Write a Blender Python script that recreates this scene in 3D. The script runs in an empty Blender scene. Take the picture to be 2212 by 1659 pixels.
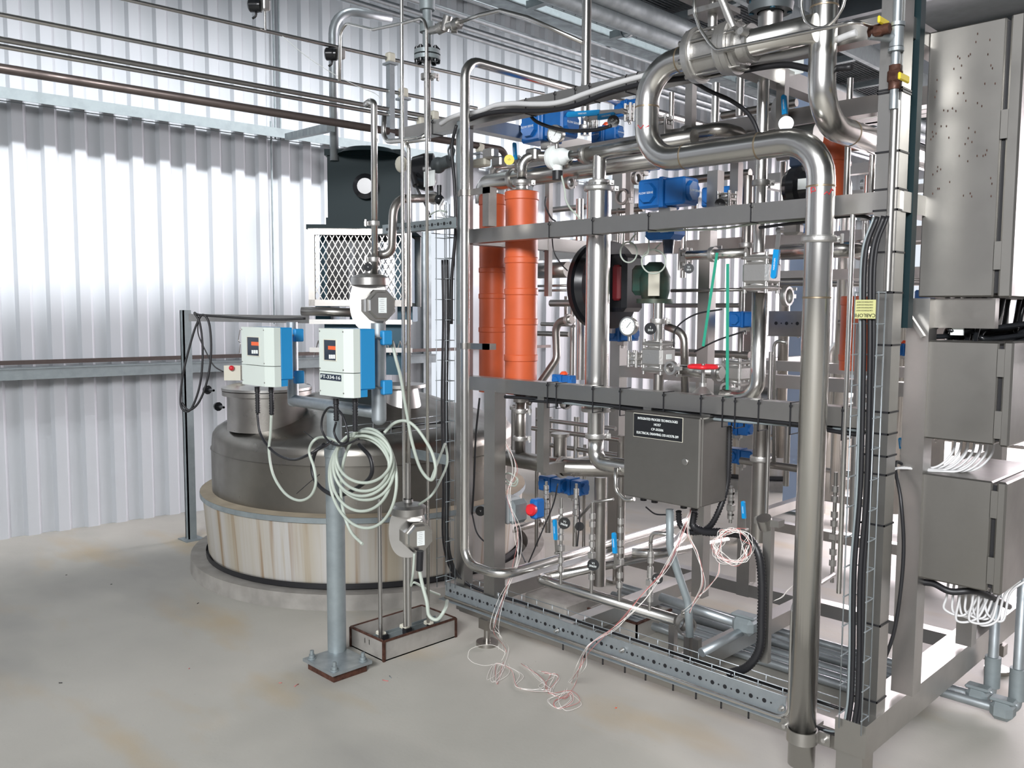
import bpy, math, random
from mathutils import Vector, Matrix
random.seed(7)
D = bpy.data; C = bpy.context.scene.collection
# ---------- camera ----------
H = 1.65; FPX = 1882.17; PIT = .0836128; ROL = .0049542; YAW = -.784391
fw = Vector((math.sin(YAW)*math.cos(PIT), math.cos(YAW)*math.cos(PIT), -math.sin(PIT)))
rt0 = Vector((math.cos(YAW), -math.sin(YAW), 0)); up0 = rt0.cross(fw)
rt = rt0*math.cos(ROL)+up0*math.sin(ROL); up = -rt0*math.sin(ROL)+up0*math.cos(ROL)
CAM = Vector((0, 0, H))
cd = D.cameras.new('camera'); cam = D.objects.new('camera', cd); C.objects.link(cam)
cd.sensor_width = 36; cd.lens = 36*FPX/2212; cd.clip_start = .05; cd.clip_end = 200
cam.matrix_world = Matrix(((rt.x, up.x, -fw.x, CAM.x), (rt.y, up.y, -fw.y, CAM.y), (rt.z, up.z, -fw.z, CAM.z), (0, 0, 0, 1)))
bpy.context.scene.camera = cam
sc = bpy.context.scene
sc.view_settings.view_transform = 'Standard'; sc.view_settings.look = 'None'
sc.view_settings.gamma = 1; sc.view_settings.exposure = 0.14; sc.view_settings.use_curve_mapping = False
# ---------- sky and lights ----------
W = D.worlds.new('sky'); sc.world = W; W.use_nodes = True
nt = W.node_tree; bgn = nt.nodes['Background']; bgn.inputs[0].default_value = (.86, .92, 1, 1); bgn.inputs[1].default_value = .88
def area(name, loc, tgt, sx, sy, power, col=(1, 1, 1)):
    l = D.lights.new(name, 'AREA'); l.shape = 'RECTANGLE'; l.size = sx; l.size_y = sy; l.energy = power; l.color = col
    o = D.objects.new(name, l); C.objects.link(o); o.location = loc
    o.rotation_euler = (Vector(tgt)-Vector(loc)).to_track_quat('-Z', 'Y').to_euler(); return o
area('wall_beam_light', (-3.35, 4.0, 6.9), (-7.0, 3.8, 1.75), 9, .22, 150, (.95, .97, 1)).data.spread = math.radians(36)  # added narrow-beam strip lamp below the closed ceiling, brightens the ribbed wall
area('wall_beam_light', (-3.9, 4.0, 6.9), (-7.0, 3.8, 1.9), 9, .15, 20, (.95, .97, 1)).data.spread = math.radians(34)  # weaker added strip lamp, doubles the ledge shadow on the wall
area('bay_opening_light', (3.5, 12.5, 3.0), (-2.5, 4, .8), 6, 3, 160, (1, .94, .97))
area('far_bay_light', (-2.5, 13.3, 2.6), (-2.8, 7.5, 0), 7, 3, 700, (1, .90, .95)).data.spread = math.radians(95)
area('front_fill_light', (1.9, -4.4, 4.4), (-1.6, 2.6, .4), 3.6, 1.6, 380, (.97, .98, 1)).data.spread = math.radians(110)  # added fill lamp behind the camera for the front faces, no opening there
# ---------- pixel to point on a known plane ----------
def ray(u, v): return fw+rt*((u-1106)/FPX)-up*((v-829.5)/FPX)
WA = .0763; WN = Vector((math.cos(WA), -math.sin(WA), 0)); WD = Vector((math.sin(WA), math.cos(WA), 0))
def P(u, v, y=None, x=None, z=None, w=None, k=None):
    r = ray(u, v)
    if x is not None: t = x/r.x
    elif z is not None: t = (z-H)/r.z
    elif w is not None: t = w/WN.dot(r)
    elif k is not None: t = k
    else: t = y/r.y
    return CAM+r*t
def px(n, u, v, y): return n/FPX*(P(u, v, y)-CAM).dot(fw)      # n pixels seen at that place, in metres
# ---------- materials ----------
def mat(name, col, rough=.5, metal=0., bump=0., bscale=40, mottle=0., mscale=6, emit=None, spec=.5, stretch=(1, 1, 1), trans=0., col2=None):
    m = D.materials.new(name); m.use_nodes = True; n = m.node_tree.nodes; l = m.node_tree.links
    b = n['Principled BSDF']; b.inputs['Base Color'].default_value = (*col, 1); b.inputs['Roughness'].default_value = rough
    b.inputs['Metallic'].default_value = metal; b.inputs['Specular IOR Level'].default_value = spec
    if trans: b.inputs['Transmission Weight'].default_value = trans
    if emit: b.inputs['Emission Color'].default_value = (*emit[:3], 1); b.inputs['Emission Strength'].default_value = emit[3]
    if mottle or bump:
        tc = n.new('ShaderNodeTexCoord'); mp = n.new('ShaderNodeMapping'); l.new(tc.outputs['Object'], mp.inputs[0]); mp.inputs['Scale'].default_value = stretch
    if mottle:
        t = n.new('ShaderNodeTexNoise'); t.inputs['Scale'].default_value = mscale; t.inputs['Detail'].default_value = 5; l.new(mp.outputs[0], t.inputs['Vector'])
        r = n.new('ShaderNodeValToRGB'); l.new(t.outputs[0], r.inputs[0]); c2 = col2 or tuple(c*(1-mottle) for c in col)
        r.color_ramp.elements[0].position = .35; r.color_ramp.elements[1].position = .65
        r.color_ramp.elements[0].color = (*c2, 1); r.color_ramp.elements[1].color = (*col, 1); l.new(r.outputs[0], b.inputs['Base Color'])
        if metal:
            q = n.new('ShaderNodeMapRange'); l.new(t.outputs[0], q.inputs[0]); q.inputs[1].default_value = .3; q.inputs[2].default_value = .7
            q.inputs[3].default_value = rough*(1+mottle*1.2); q.inputs[4].default_value = rough*(1-mottle); l.new(q.outputs[0], b.inputs['Roughness'])
    if bump:
        t2 = n.new('ShaderNodeTexNoise'); t2.inputs['Scale'].default_value = bscale; l.new(mp.outputs[0], t2.inputs['Vector'])
        bp = n.new('ShaderNodeBump'); bp.inputs['Strength'].default_value = bump; bp.inputs['Distance'].default_value = .01
        l.new(t2.outputs[0], bp.inputs['Height']); l.new(bp.outputs[0], b.inputs['Normal'])
    return m
M = {}
M['ss'] = mat('polished_stainless', (.68, .67, .64), .25, 1, mottle=.05, mscale=2.5)
M['ssb'] = mat('brushed_stainless', (.46, .45, .43), .36, 1, mottle=.12, mscale=5, bump=.02, bscale=90, stretch=(1, 1, 1))
M['ssd'] = mat('dull_stainless', (.45, .43, .40), .33, 1, mottle=.3, mscale=4)
M['sheet'] = mat('stainless_sheet', (.31, .30, .28), .42, 1, mottle=.2, mscale=3.0)
M['cast'] = mat('cast_stainless', (.52, .51, .49), .42, .9, bump=.08, bscale=120)
M['galv'] = mat('galvanised_steel', (.42, .46, .48), .45, .75, mottle=.2, mscale=14)
M['galvp'] = mat('dull_galvanised', (.27, .31, .32), .55, .4, mottle=.2, mscale=10)
M['rimdirt'] = mat('dusty_flange', (.40, .34, .25), .8, mottle=.2)
M['weld'] = mat('weld_bead', (.36, .29, .2), .4, .9)
M['brown'] = mat('dull_brown_pipe', (.16, .13, .12), .4, .7, mottle=.3, mscale=8)
M['orange'] = mat('orange_pvc', (.60, .11, .035), .42, mottle=.12, mscale=7)
M['blue'] = mat('blue_paint', (.01, .13, .42), .3, mottle=.1, mscale=20)
M['lblue'] = mat('light_blue_plastic', (.015, .24, .52), .42)
M['bhandle'] = mat('blue_sleeve', (.0, .24, .55), .4)
M['white'] = mat('white_plastic', (.60, .66, .61), .45)
M['grey'] = mat('grey_plastic', (.42, .44, .45), .5)
M['cableg'] = mat('grey_cable', (.42, .47, .41), .45)
M['cablew'] = mat('white_cable', (.58, .58, .58), .45)
M['black'] = mat('black_rubber', (.012, .012, .014), .45)
M['blackg'] = mat('black_glossy', (.012, .013, .015), .22)
M['dkgreen'] = mat('dark_green_paint', (.008, .022, .026), .5, spec=.2)
M['teal'] = mat('dark_teal_paint', (.01, .07, .11), .5)
M['bronze'] = mat('aged_bronze', (.07, .075, .055), .5, .4, mottle=.5, mscale=9, col2=(.03, .09, .07))
M['red'] = mat('red_plastic', (.65, .02, .03), .35)
M['redo'] = mat('orange_red_plastic', (.85, .1, .03), .35)
M['dred'] = mat('dark_red_plastic', (.2, .01, .015), .4)
M['yellow'] = mat('yellow_plastic', (.78, .6, .03), .45)
M['cream'] = mat('cream_clamp', (.62, .6, .5), .5)
M['lens'] = mat('dark_lens', (.02, .03, .05), .12)
M['led'] = mat('orange_readout', (.45, .07, .02), .4, emit=(1, .16, .03, .35))
M['paper'] = mat('paper_label', (.78, .82, .8), .6)
M['lime'] = mat('yellow_green_label', (.5, .5, .22), .6)
M['green'] = mat('green_strap', (.02, .28, .18), .5)
M['wirew'] = mat('white_wire', (.75, .72, .68), .5)
M['wirer'] = mat('red_wire', (.50, .16, .15), .5)
M['rust'] = mat('rusty_steel', (.1, .04, .025), .7, .3, mottle=.5, mscale=30)
M['conc_dk'] = mat('curb_concrete', (.30, .285, .26), .85, mottle=.25, mscale=9, bump=.2, bscale=30)
M['deck'] = mat('deck_paint', (.10, .115, .12), .5, .3, mottle=.1)
M['bluecol'] = mat('pale_blue_paint', (.35, .45, .62), .5)
# ---------- mesh building ----------
WPOS = {}
def V3(a): return Vector(a)
def frame(d):
    d = Vector(d).normalized(); a = Vector((0, 0, 1)) if abs(d.z) < .9 else Vector((1, 0, 0))
    s = d.cross(a).normalized(); return s, s.cross(d).normalized(), d
class MB:
    def __init__(s): s.v = []; s.f = []; s.sm = []; s.X = None
    def add(s, vs, fs, sm=False):
        o = len(s.v); s.v += [(s.X @ Vector(p)) if s.X else Vector(p) for p in vs]
        s.f += [[i+o for i in f] for f in fs]; s.sm += [sm]*len(fs) if not isinstance(sm, list) else sm; return s
    def box(s, a, b):
        x0, x1 = sorted((a[0], b[0])); y0, y1 = sorted((a[1], b[1])); z0, z1 = sorted((a[2], b[2]))
        return s.add([(x0, y0, z0), (x1, y0, z0), (x1, y1, z0), (x0, y1, z0), (x0, y0, z1), (x1, y0, z1), (x1, y1, z1), (x0, y1, z1)],
                     [(0, 3, 2, 1), (4, 5, 6, 7), (0, 1, 5, 4), (1, 2, 6, 5), (2, 3, 7, 6), (3, 0, 4, 7)])
    def cbox(s, c, d): return s.box([c[i]-d[i]/2 for i in range(3)], [c[i]+d[i]/2 for i in range(3)])
    def rbox(s, c, d, b=.006):        # box with chamfered edges
        bm_pts = []; hx, hy, hz = [q/2 for q in d]; b = min(b, hx*.9, hy*.9, hz*.9); vs = []; idx = {}
        for sx in (-1, 1):
            for sy in (-1, 1):
                for sz in (-1, 1):
                    for ax in range(3):
                        p = [sx*(hx-b), sy*(hy-b), sz*(hz-b)]; p[ax] += (sx, sy, sz)[ax]*b; idx[sx, sy, sz, ax] = len(vs); vs.append([c[i]+p[i] for i in range(3)])
        fs = []
        for ax in range(3):
            o = [i for i in range(3) if i != ax]
            for sg in (-1, 1):
                q = []
                for a, bb in ((-1, -1), (1, -1), (1, 1), (-1, 1)):
                    k = [0, 0, 0]; k[ax] = sg; k[o[0]] = a; k[o[1]] = bb; q.append(idx[(*k, ax)])
                flip = (sg > 0) == (ax == 1)
                fs.append(q[::-1] if flip else q)
        for ax in range(3):           # edges parallel to ax
            o = [i for i in range(3) if i != ax]
            for a in (-1, 1):
                for bb in (-1, 1):
                    k0 = [0, 0, 0]; k0[o[0]] = a; k0[o[1]] = bb; k1 = list(k0); k0[ax] = -1; k1[ax] = 1
                    fs.append([idx[(*k0, o[0])], idx[(*k1, o[0])], idx[(*k1, o[1])], idx[(*k0, o[1])]])
        for sx in (-1, 1):
            for sy in (-1, 1):
                for sz in (-1, 1): fs.append([idx[sx, sy, sz, 0], idx[sx, sy, sz, 1], idx[sx, sy, sz, 2]])
        return s.add(vs, fs)
    def beam(s, p, q, w, h, upv=(0, 0, 1)):     # rectangular bar from p to q
        p = Vector(p); q = Vector(q); d = (q-p).normalized(); a = Vector(upv)
        if abs(d.dot(a)) > .95: a = Vector((0, 1, 0))
        sd = d.cross(a).normalized(); u = sd.cross(d).normalized(); vs = []
        for e in (p, q):
            for i, j in ((-1, -1), (1, -1), (1, 1), (-1, 1)): vs.append(e+sd*(i*w/2)+u*(j*h/2))
        return s.add(vs, [(0, 1, 2, 3), (7, 6, 5, 4), (0, 4, 5, 1), (1, 5, 6, 2), (2, 6, 7, 3), (3, 7, 4, 0)])
    def cyl(s, p, q, r, n=20, r2=None, cap=True):
        p = Vector(p); q = Vector(q); a, b, d = frame(q-p); r2 = r if r2 is None else r2
        vs = []; fs = []; sm = []
        for e, rr in ((p, r), (q, r2)):
            for i in range(n): t = 2*math.pi*i/n; vs.append(e+a*(rr*math.cos(t))+b*(rr*math.sin(t)))
        for i in range(n): j = (i+1) % n; fs.append((i, n+i, n+j, j)); sm.append(True)
        if cap:
            o = len(vs); vs += vs[:]          # separate caps for crisp edges
            fs.append([o+i for i in range(n)]); sm.append(False); fs.append([o+n+i for i in reversed(range(n))]); sm.append(False)
        return s.add(vs, fs, sm)
    def lathe(s, o, axis, prof, n=28, sharp=True):   # prof: (distance along axis, radius)
        o = Vector(o); a, b, d = frame(axis); vs = []; fs = []; sm = []
        segs = list(zip(prof, prof[1:])) if sharp else None
        if sharp:
            for (h0, r0), (h1, r1) in segs:
                k = len(vs)
                for h, r in ((h0, r0), (h1, r1)):
                    for i in range(n): t = 2*math.pi*i/n; vs.append(o+d*h+a*(r*math.cos(t))+b*(r*math.sin(t)))
                for i in range(n): j = (i+1) % n; fs.append((k+i, k+n+i, k+n+j, k+j)); sm.append(True)
        else:
            for h, r in prof:
                for i in range(n): t = 2*math.pi*i/n; vs.append(o+d*h+a*(r*math.cos(t))+b*(r*math.sin(t)))
            for q in range(len(prof)-1):
                for i in range(n): j = (i+1) % n; fs.append((q*n+i, q*n+n+i, q*n+n+j, q*n+j)); sm.append(True)
        return s.add(vs, fs, sm)
    def tube(s, pts, r, n=16, bend=None, closed=False, cap=True, rib=0.):
        pts = [Vector(p) for p in pts]; b = r*2.2 if bend is None else bend
        if b > 0 and len(pts) > 2 and not closed: pts = fillet(pts, b)
        if rib:
            q = resample(pts, rib); pts = q
        N = len(pts); tg = []
        for i in range(N):
            if closed: t = pts[(i+1) % N]-pts[i-1]
            else: t = pts[min(i+1, N-1)]-pts[max(i-1, 0)]
            tg.append(t.normalized())
        a = frame(tg[0])[0]; vs = []; fs = []; sm = []
        for i in range(N):
            a = (a-tg[i]*a.dot(tg[i])).normalized(); c = tg[i].cross(a); rr = r*(1.0 if not rib else (1.12 if i % 2 else .86))
            for j in range(n): t = 2*math.pi*j/n; vs.append(pts[i]+a*(rr*math.cos(t))+c*(rr*math.sin(t)))
        for i in range(N-(0 if closed else 1)):
            i2 = (i+1) % N
            for j in range(n): k = (j+1) % n; fs.append((i*n+j, i*n+k, i2*n+k, i2*n+j)); sm.append(True)
        if cap and not closed: fs.append(list(reversed(range(n)))); sm.append(False); fs.append([(N-1)*n+j for j in range(n)]); sm.append(False)
        return s.add(vs, fs, sm)
    def poly(s, pts, d):                # extruded polygon: pts (3D, planar), extrusion vector d
        n = len(pts); vs = [Vector(p) for p in pts]+[Vector(p)+Vector(d) for p in pts]
        return s.add(vs, [list(range(n)), [n+i for i in reversed(range(n))]]+[(i, n+i, n+(i+1) % n, (i+1) % n) for i in range(n)])
    def sphere(s, c, r, n=14, sc=(1, 1, 1)):
        prof = [(-r*math.cos(math.pi*i/(n//2+1)), max(1e-4, r*math.sin(math.pi*i/(n//2+1)))) for i in range(n//2+2)]; o = len(s.v)
        s.lathe((0, 0, 0), (0, 0, 1), prof, n, False)
        for i in range(o, len(s.v)): p = s.v[i]; s.v[i] = Vector((c[0]+p.x*sc[0], c[1]+p.y*sc[1], c[2]+p.z*sc[2]))
        return s
    def build(s, name, m, parent=None, label=None):
        xs = [p.x for p in s.v]; ys = [p.y for p in s.v]; zs = [p.z for p in s.v]
        c = Vector(((min(xs)+max(xs))/2, (min(ys)+max(ys))/2, min(zs)))
        me = D.meshes.new(name); me.from_pydata([tuple(p-c) for p in s.v], [], s.f)
        me.polygons.foreach_set('use_smooth', s.sm); me.materials.append(M[m] if isinstance(m, str) else m); me.update()
        o = D.objects.new(name, me); C.objects.link(o); WPOS[o.name] = c
        if parent: o.parent = parent; o.location = c-WPOS[parent.name]
        else: o.location = c
        if label: o['label'] = label
        return o
def resample(pts, step):
    out = [pts[0]]; acc = 0.
    for a, b in zip(pts, pts[1:]):
        L = (b-a).length
        if L < 1e-6: continue
        t = step-acc
        while t <= L: out.append(a+(b-a)*(t/L)); t += step
        acc = L-(t-step)
    return out
def fillet(pts, b):
    out = [pts[0]]
    for i in range(1, len(pts)-1):
        p0, p1, p2 = pts[i-1], pts[i], pts[i+1]; d0 = p0-p1; d1 = p2-p1; l0 = d0.length; l1 = d1.length
        if l0 < 1e-6 or l1 < 1e-6: continue
        d0 /= l0; d1 /= l1; ang = d0.angle(d1)
        if ang > 3.05: out.append(p1); continue
        t = min(b/math.tan(ang/2), l0*.48, l1*.48); rr = t*math.tan(ang/2)
        cdir = (d0+d1).normalized(); cen = p1+cdir*(rr/math.sin(ang/2)); s0 = p1+d0*t-cen; s1 = p1+d1*t-cen; tot = s0.angle(s1)
        n = max(3, int(tot/.22))
        ax = s0.cross(s1).normalized()
        for k in range(n+1): out.append(cen+Matrix.Rotation(tot*k/n, 3, ax) @ s0)
    out.append(pts[-1]); return out
def spline(pts, n=8):                     # smooth curve through points, for cables
    pts = [Vector(p) for p in pts]; q = [2*pts[0]-pts[1]]+pts+[2*pts[-1]-pts[-2]]; out = []
    for i in range(1, len(q)-2):
        a, b, c, d = q[i-1:i+3]
        for k in range(n):
            t = k/n; out.append(.5*((2*b)+(c-a)*t+(2*a-5*b+4*c-d)*t*t+(3*b-a-3*c+d)*t**3))
    out.append(pts[-1]); return out
def tag(o, label, cat, group=None, kind=None):
    if label: o['label'] = label
    if cat: o['category'] = cat
    if group: o['group'] = group
    if kind: o['kind'] = kind
    return o
def empty(name, loc, label, cat, group=None):
    o = D.objects.new(name, None); C.objects.link(o); o.location = loc; o.empty_display_size = .05; WPOS[o.name] = Vector(loc); return tag(o, label, cat, group)
def struct(o): o['kind'] = 'structure'; return o
def snap(pts, tol=.05):
    out = [Vector(pts[0])]
    for p in pts[1:]:
        p = Vector(p)
        for k in range(3):
            if abs(p[k]-out[-1][k]) < tol: p[k] = out[-1][k]
        out.append(p)
    return out
def pl(y, *uv, s=True):                   # polyline from (u, v[, y]) read on planes parallel to the skid front
    o = []
    for q in uv: o.append(P(q[0], q[1], q[2] if len(q) > 2 else y))
    return snap(o) if s else o
def pipe(name, pts, r, m, label, cat='pipe', group=None, bend=None, clamps=(), welds=(), n=18):
    """a run of pipe; clamps and welds are (index of segment, fraction along it)"""
    pts = [Vector(p) for p in pts]; b = MB().tube(pts, r, n, bend)
    if not clamps and not welds: return tag(b.build(name, m), label, cat, group)
    root = empty(name, min(pts, key=lambda p: p.z), label, cat, group); b.build('pipe_body', m, root)
    for i, f in clamps:
        a, c = pts[i], pts[i+1]; d = (c-a).normalized(); o = a+(c-a)*f; tri(o, d, r).build('clamp', 'cast', root)
    for i, f in welds:
        a, c = pts[i], pts[i+1]; d = (c-a).normalized(); o = a+(c-a)*f
        MB().lathe(o-d*.004, d, [(0, r*.98), (.002, r*1.03), (.006, r*1.03), (.008, r*.98)], n).build('weld_seam', 'weld', root)
    return root
def tri(o, d, r, side=None, b=None):             # sanitary clamp ring with its bolt and wing nut
    b = b or MB(); d = Vector(d).normalized(); R = r+max(.011, r*.22); h = .011
    b.lathe(o-d*h, d, [(0, r*.99), (0, R*.96), (h*.5, R), (h*1.5, R), (2*h, R*.96), (2*h, r*.99)], 24)
    s = Vector(side) if side is not None else (rt-d*rt.dot(d)); s = s.normalized(); t = d.cross(s)
    b.beam(o+s*R*.98, o+s*(R+.018), .020, .016, t); b.cyl(o+s*(R+.008)-t*.022, o+s*(R+.008)+t*.034, .004, 8)
    b.beam(o+s*(R+.008)+t*.030-d*.016, o+s*(R+.008)+t*.030+d*.016, .007, .012, t); return b
def cable(name, pts, r, m, label, cat='cable', group=None, rib=0., n=8, k=8):
    return tag(MB().tube(spline(pts, k), r, n, 0, rib=rib).build(name, m), label, cat, group)
def text(s, o, xd, zd, size, m, parent, depth=.0006, align='CENTER', name='lettering', sx=1., fit=None):
    if not s: return None
    c = D.curves.new(name, 'FONT'); c.body = s; c.size = size; c.extrude = depth; c.align_x = align; c.align_y = 'CENTER'; c.resolution_u = 2
    tmp = D.objects.new('lettering_source', c); me = D.meshes.new_from_object(tmp); D.objects.remove(tmp); D.curves.remove(c)
    if fit and len(me.vertices): sx = fit/max(1e-4, max(v.co.x for v in me.vertices)-min(v.co.x for v in me.vertices))
    xd = Vector(xd).normalized(); zd = Vector(zd).normalized(); nn = xd.cross(zd)
    b = MB(); b.add([Vector(o)+xd*(v.co.x*sx)+zd*v.co.y+nn*v.co.z for v in me.vertices], [list(p.vertices) for p in me.polygons]); D.meshes.remove(me)
    if not b.v: return None
    return b.build(name, m, parent)
# ================= the setting =================
def floor_mat():
    m = mat('concrete_floor', (.44, .425, .38), .62, mottle=.12, mscale=1.6, bump=.05, bscale=60)
    n = m.node_tree.nodes; l = m.node_tree.links; b = n['Principled BSDF']; base = b.inputs['Base Color'].links[0].from_socket
    tc = n['Texture Coordinate']
    def layer(prev, scale, lo, hi, col, amt, st=(1, 1, 1), det=4):
        mp = n.new('ShaderNodeMapping'); mp.inputs['Scale'].default_value = st; l.new(tc.outputs['Object'], mp.inputs[0])
        t = n.new('ShaderNodeTexNoise'); t.inputs['Scale'].default_value = scale; t.inputs['Detail'].default_value = det; l.new(mp.outputs[0], t.inputs['Vector'])
        q = n.new('ShaderNodeMapRange'); q.inputs[1].default_value = lo; q.inputs[2].default_value = hi; q.inputs[4].default_value = amt; l.new(t.outputs[0], q.inputs[0])
        x = n.new('ShaderNodeMix'); x.data_type = 'RGBA'; l.new(q.outputs[0], x.inputs[0]); l.new(prev, x.inputs[6]); x.inputs[7].default_value = (*col, 1); return x.outputs[2]
    o = layer(base, 1.1, .55, .72, (.42, .31, .16), .5, (1, 2.5, 1))
    o = layer(o, .8, .5, .7, (.26, .255, .235), .6, (1, 1.7, 1))
    o = layer(o, 70, .72, .78, (.12, .11, .10), .6)
    l.new(o, b.inputs['Base Color']); return m
M['floor'] = floor_mat()
struct(MB().box((-11, -6, -.2), (9, 22, 0)).build('floor', 'floor'))
M['wall'] = mat('ribbed_wall_steel', (.48, .50, .525), .45, .12, mottle=.05, mscale=.8)
# ribbed wall: trapezoid ribs every 0.203 m running upright
def ribwall(name, t0, t1, z0, z1, w, pitch=.203, dep=.032):
    b = MB(); prof = []; t = t0
    while t < t1:
        for a, d in ((0, 0), (.085, 0), (.105, dep), (.178, dep)): prof.append((t+a, d))
        t += pitch
    prof.append((t, 0)); vs = []
    for tt, d in prof:
        for z in (z0, z1): vs.append(WN*(w+d)+WD*tt+Vector((0, 0, z)))
    n = len(prof); b.add(vs, [(2*i, 2*i+2, 2*i+3, 2*i+1) for i in range(n-1)])
    vs = [WN*(w-.05)+WD*tt+Vector((0, 0, z)) for tt in (t0, t) for z in (z0, z1)]
    b.add(vs, [(0, 1, 3, 2)]); return b.build(name, 'wall')
WW = -7.05
dl = P(915, 650, w=WW).dot(WD); dr_ = P(1000, 650, w=WW).dot(WD); dz_ = P(950, 505, w=WW).z
wl = struct(ribwall('wall_left', -5.0, dl, 0, 7.2, WW)); struct(ribwall('wall_left_over_door', dl, dr_, dz_, 7.2, WW)); struct(ribwall('wall_left_far', dr_, 13.6, 0, 7.2, WW))
b = MB()
for t_ in (dl, dr_): b.box((0, 0, 0), (.001, .001, .001)) if False else b.beam(WN*(WW+.02)+WD*t_, WN*(WW+.02)+WD*t_+Vector((0, 0, dz_)), .08, .1)
struct(b.build('door_1', 'galvp'))
def wbeam(name, t0, t1, z, pieces, m='galvp'):
    b = MB()
    for dw, dz, ww, hh in pieces:      # offsets from wall line
        b.beam(WN*(WW+dw)+WD*t0+Vector((0, 0, z+dz)), WN*(WW+dw)+WD*t1+Vector((0, 0, z+dz)), ww, hh)
    return b.build(name, m)
struct(wbeam('trim_1', -4.9, 13.5, 3.10, ((.15, .035, .20, .006), (.25, 0, .006, .075), (.15, -.035, .006, .006))))
struct(wbeam('trim_2', -4.9, dl, 1.20, ((.13, .03, .18, .006), (.21, -.01, .006, .075))))
tag(wbeam('wall_rail_pipe', -4.9, 6.5, 1.27, ((.12, 0, .03, .03),), 'brown'), 'thin dark pipe lying along the lower ledge of the ribbed wall', 'pipe')
struct(wbeam('trim_3', -4.9, 13.5, 4.72, ((.13, .03, .18, .006), (.21, -.01, .006, .09))))
# far wall with bright openings, and unseen walls added behind the camera to block light
WA2 = WN*WW+WD*9.3
b = MB()
def bx(x0, x1, z0, z1): b.box((x0, 14.0, z0), (x1, 14.08, z1))
bx(-9, -6.2, 0, 7.2); bx(-6.2, 2.5, 3.7, 7.2); bx(2.5, 9, 0, 7.2)
struct(b.build('wall_back', 'wall'))
struct(MB().box((5.2, -5, 0), (5.3, 8.5, 5.0)).build('shade_wall_right', 'wall'))  # out of view, added as an occluder to shade the lower ribbed wall
struct(MB().box((-7.6, -5.6, 0), (5.3, -5.5, 5.4)).build('shade_wall_front', 'wall'))  # out of view, added to darken pipe reflections and the lower ribbed wall
# upright conduits on the wall
for i, (u, v0, v1) in enumerate(((601, -20, 300), (589, -20, 300), (585, 262, 700))):
    a = P(u, v0, w=WW+.05); c = P(u, v1, w=WW+.05); c.x, c.y = a.x, a.y
    tag(MB().cyl(a, c, .008, 8).build('wall_conduit', 'galvp'), ['thin upright rod on upper ribbed wall, right one of a close pair', 'thin upright rod on upper ribbed wall, left one of a close pair', 'thin upright rod crossing the ledge on the bright lower wall'][i], 'conduit')
# ---------- tank ----------
TC = Vector((-4.76, 3.40, 0))
def streak_mat():
    m = D.materials.new('streaked_cladding'); m.use_nodes = True; n = m.node_tree.nodes; l = m.node_tree.links; b = n['Principled BSDF']; b.inputs['Roughness'].default_value = .55; b.inputs['Metallic'].default_value = .15
    tc = n.new('ShaderNodeTexCoord'); sp = n.new('ShaderNodeSeparateXYZ'); l.new(tc.outputs['Object'], sp.inputs[0])
    at = n.new('ShaderNodeMath'); at.operation = 'ARCTAN2'; l.new(sp.outputs[1], at.inputs[0]); l.new(sp.outputs[0], at.inputs[1])
    cb = n.new('ShaderNodeCombineXYZ'); l.new(at.outputs[0], cb.inputs[0]); z = n.new('ShaderNodeMath'); z.operation = 'MULTIPLY'; z.inputs[1].default_value = .025; l.new(sp.outputs[2], z.inputs[0]); l.new(z.outputs[0], cb.inputs[1])
    prev = None
    for sc_, lo, hi, c0, c1 in ((5, .42, .62, (.46, .45, .43), (.36, .31, .22)), (14, .54, .66, None, (.24, .15, .07)), (60, .5, .72, None, (.40, .36, .29))):
        t = n.new('ShaderNodeTexNoise'); t.inputs['Scale'].default_value = sc_; t.inputs['Detail'].default_value = 3; l.new(cb.outputs[0], t.inputs['Vector'])
        q = n.new('ShaderNodeMapRange'); q.inputs[1].default_value = lo; q.inputs[2].default_value = hi; q.inputs[4].default_value = .8; l.new(t.outputs[0], q.inputs[0])
        x = n.new('ShaderNodeMix'); x.data_type = 'RGBA'; l.new(q.outputs[0], x.inputs[0])
        if prev: l.new(prev, x.inputs[6])
        else: x.inputs[6].default_value = (*c0, 1)
        x.inputs[7].default_value = (*c1, 1); prev = x.outputs[2]
    l.new(prev, b.inputs['Base Color']); return m
M['streak'] = streak_mat()
M['tankss'] = mat('weathered_tank_steel', (.30, .285, .255), .34, .95, mottle=.42, mscale=2.2)
def tank(cen, label, det=True):
    root = empty('storage_tank', cen, label, 'tank')
    c = Vector(cen); Z = (0, 0, 1)
    cc = c+Vector((-.04, .07, 0)); MB().lathe(cc, Z, [(0, 1.175), (.088, 1.17), (.088, 1.06), (.0, 1.06)], 72).build('curb', 'conc_dk', root, 'rough concrete kerb ring under the tank')
    MB().lathe(c, Z, [(.0, 1.0), (.10, 1.0), (.10, 1.03), (.132, 1.03)], 72).build('base_band', 'black', root)
    MB().lathe(c, Z, [(.10, 1.0), (.132, 1.015), (.50, 1.045)], 72).build('cladding', 'streak', root, 'pale cladding streaked with brown rust')
    MB().lathe(c, Z, [(.478, 1.045), (.478, 1.06), (.508, 1.06), (.512, .99)], 72).build('rim_band', 'galvp', root); MB().lathe(c, Z, [(.509, 1.058), (.516, .985)], 72).build('rim_top', 'rimdirt', root)
    pr = [(.50, .985), (.775, .985), (.777, .99), (.781, .99), (.783, .983), (.84, .98)]
    body = MB().lathe(c, Z, pr, 72)
    dome = [(.84, .98), (.87, .976), (.90, .955), (.925, .915), (.945, .86), (.965, .79), (.99, .70), (1.04, .55), (1.09, .40), (1.13, .25), (1.15, .12), (1.155, .001)]; body.lathe(c, Z, dome, 72, False); body.build('shell', 'tankss', root, 'dull stainless drum with domed top')
    return root
tk = tank(TC, 'large stainless tank with domed top behind the flow transmitters')
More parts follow.
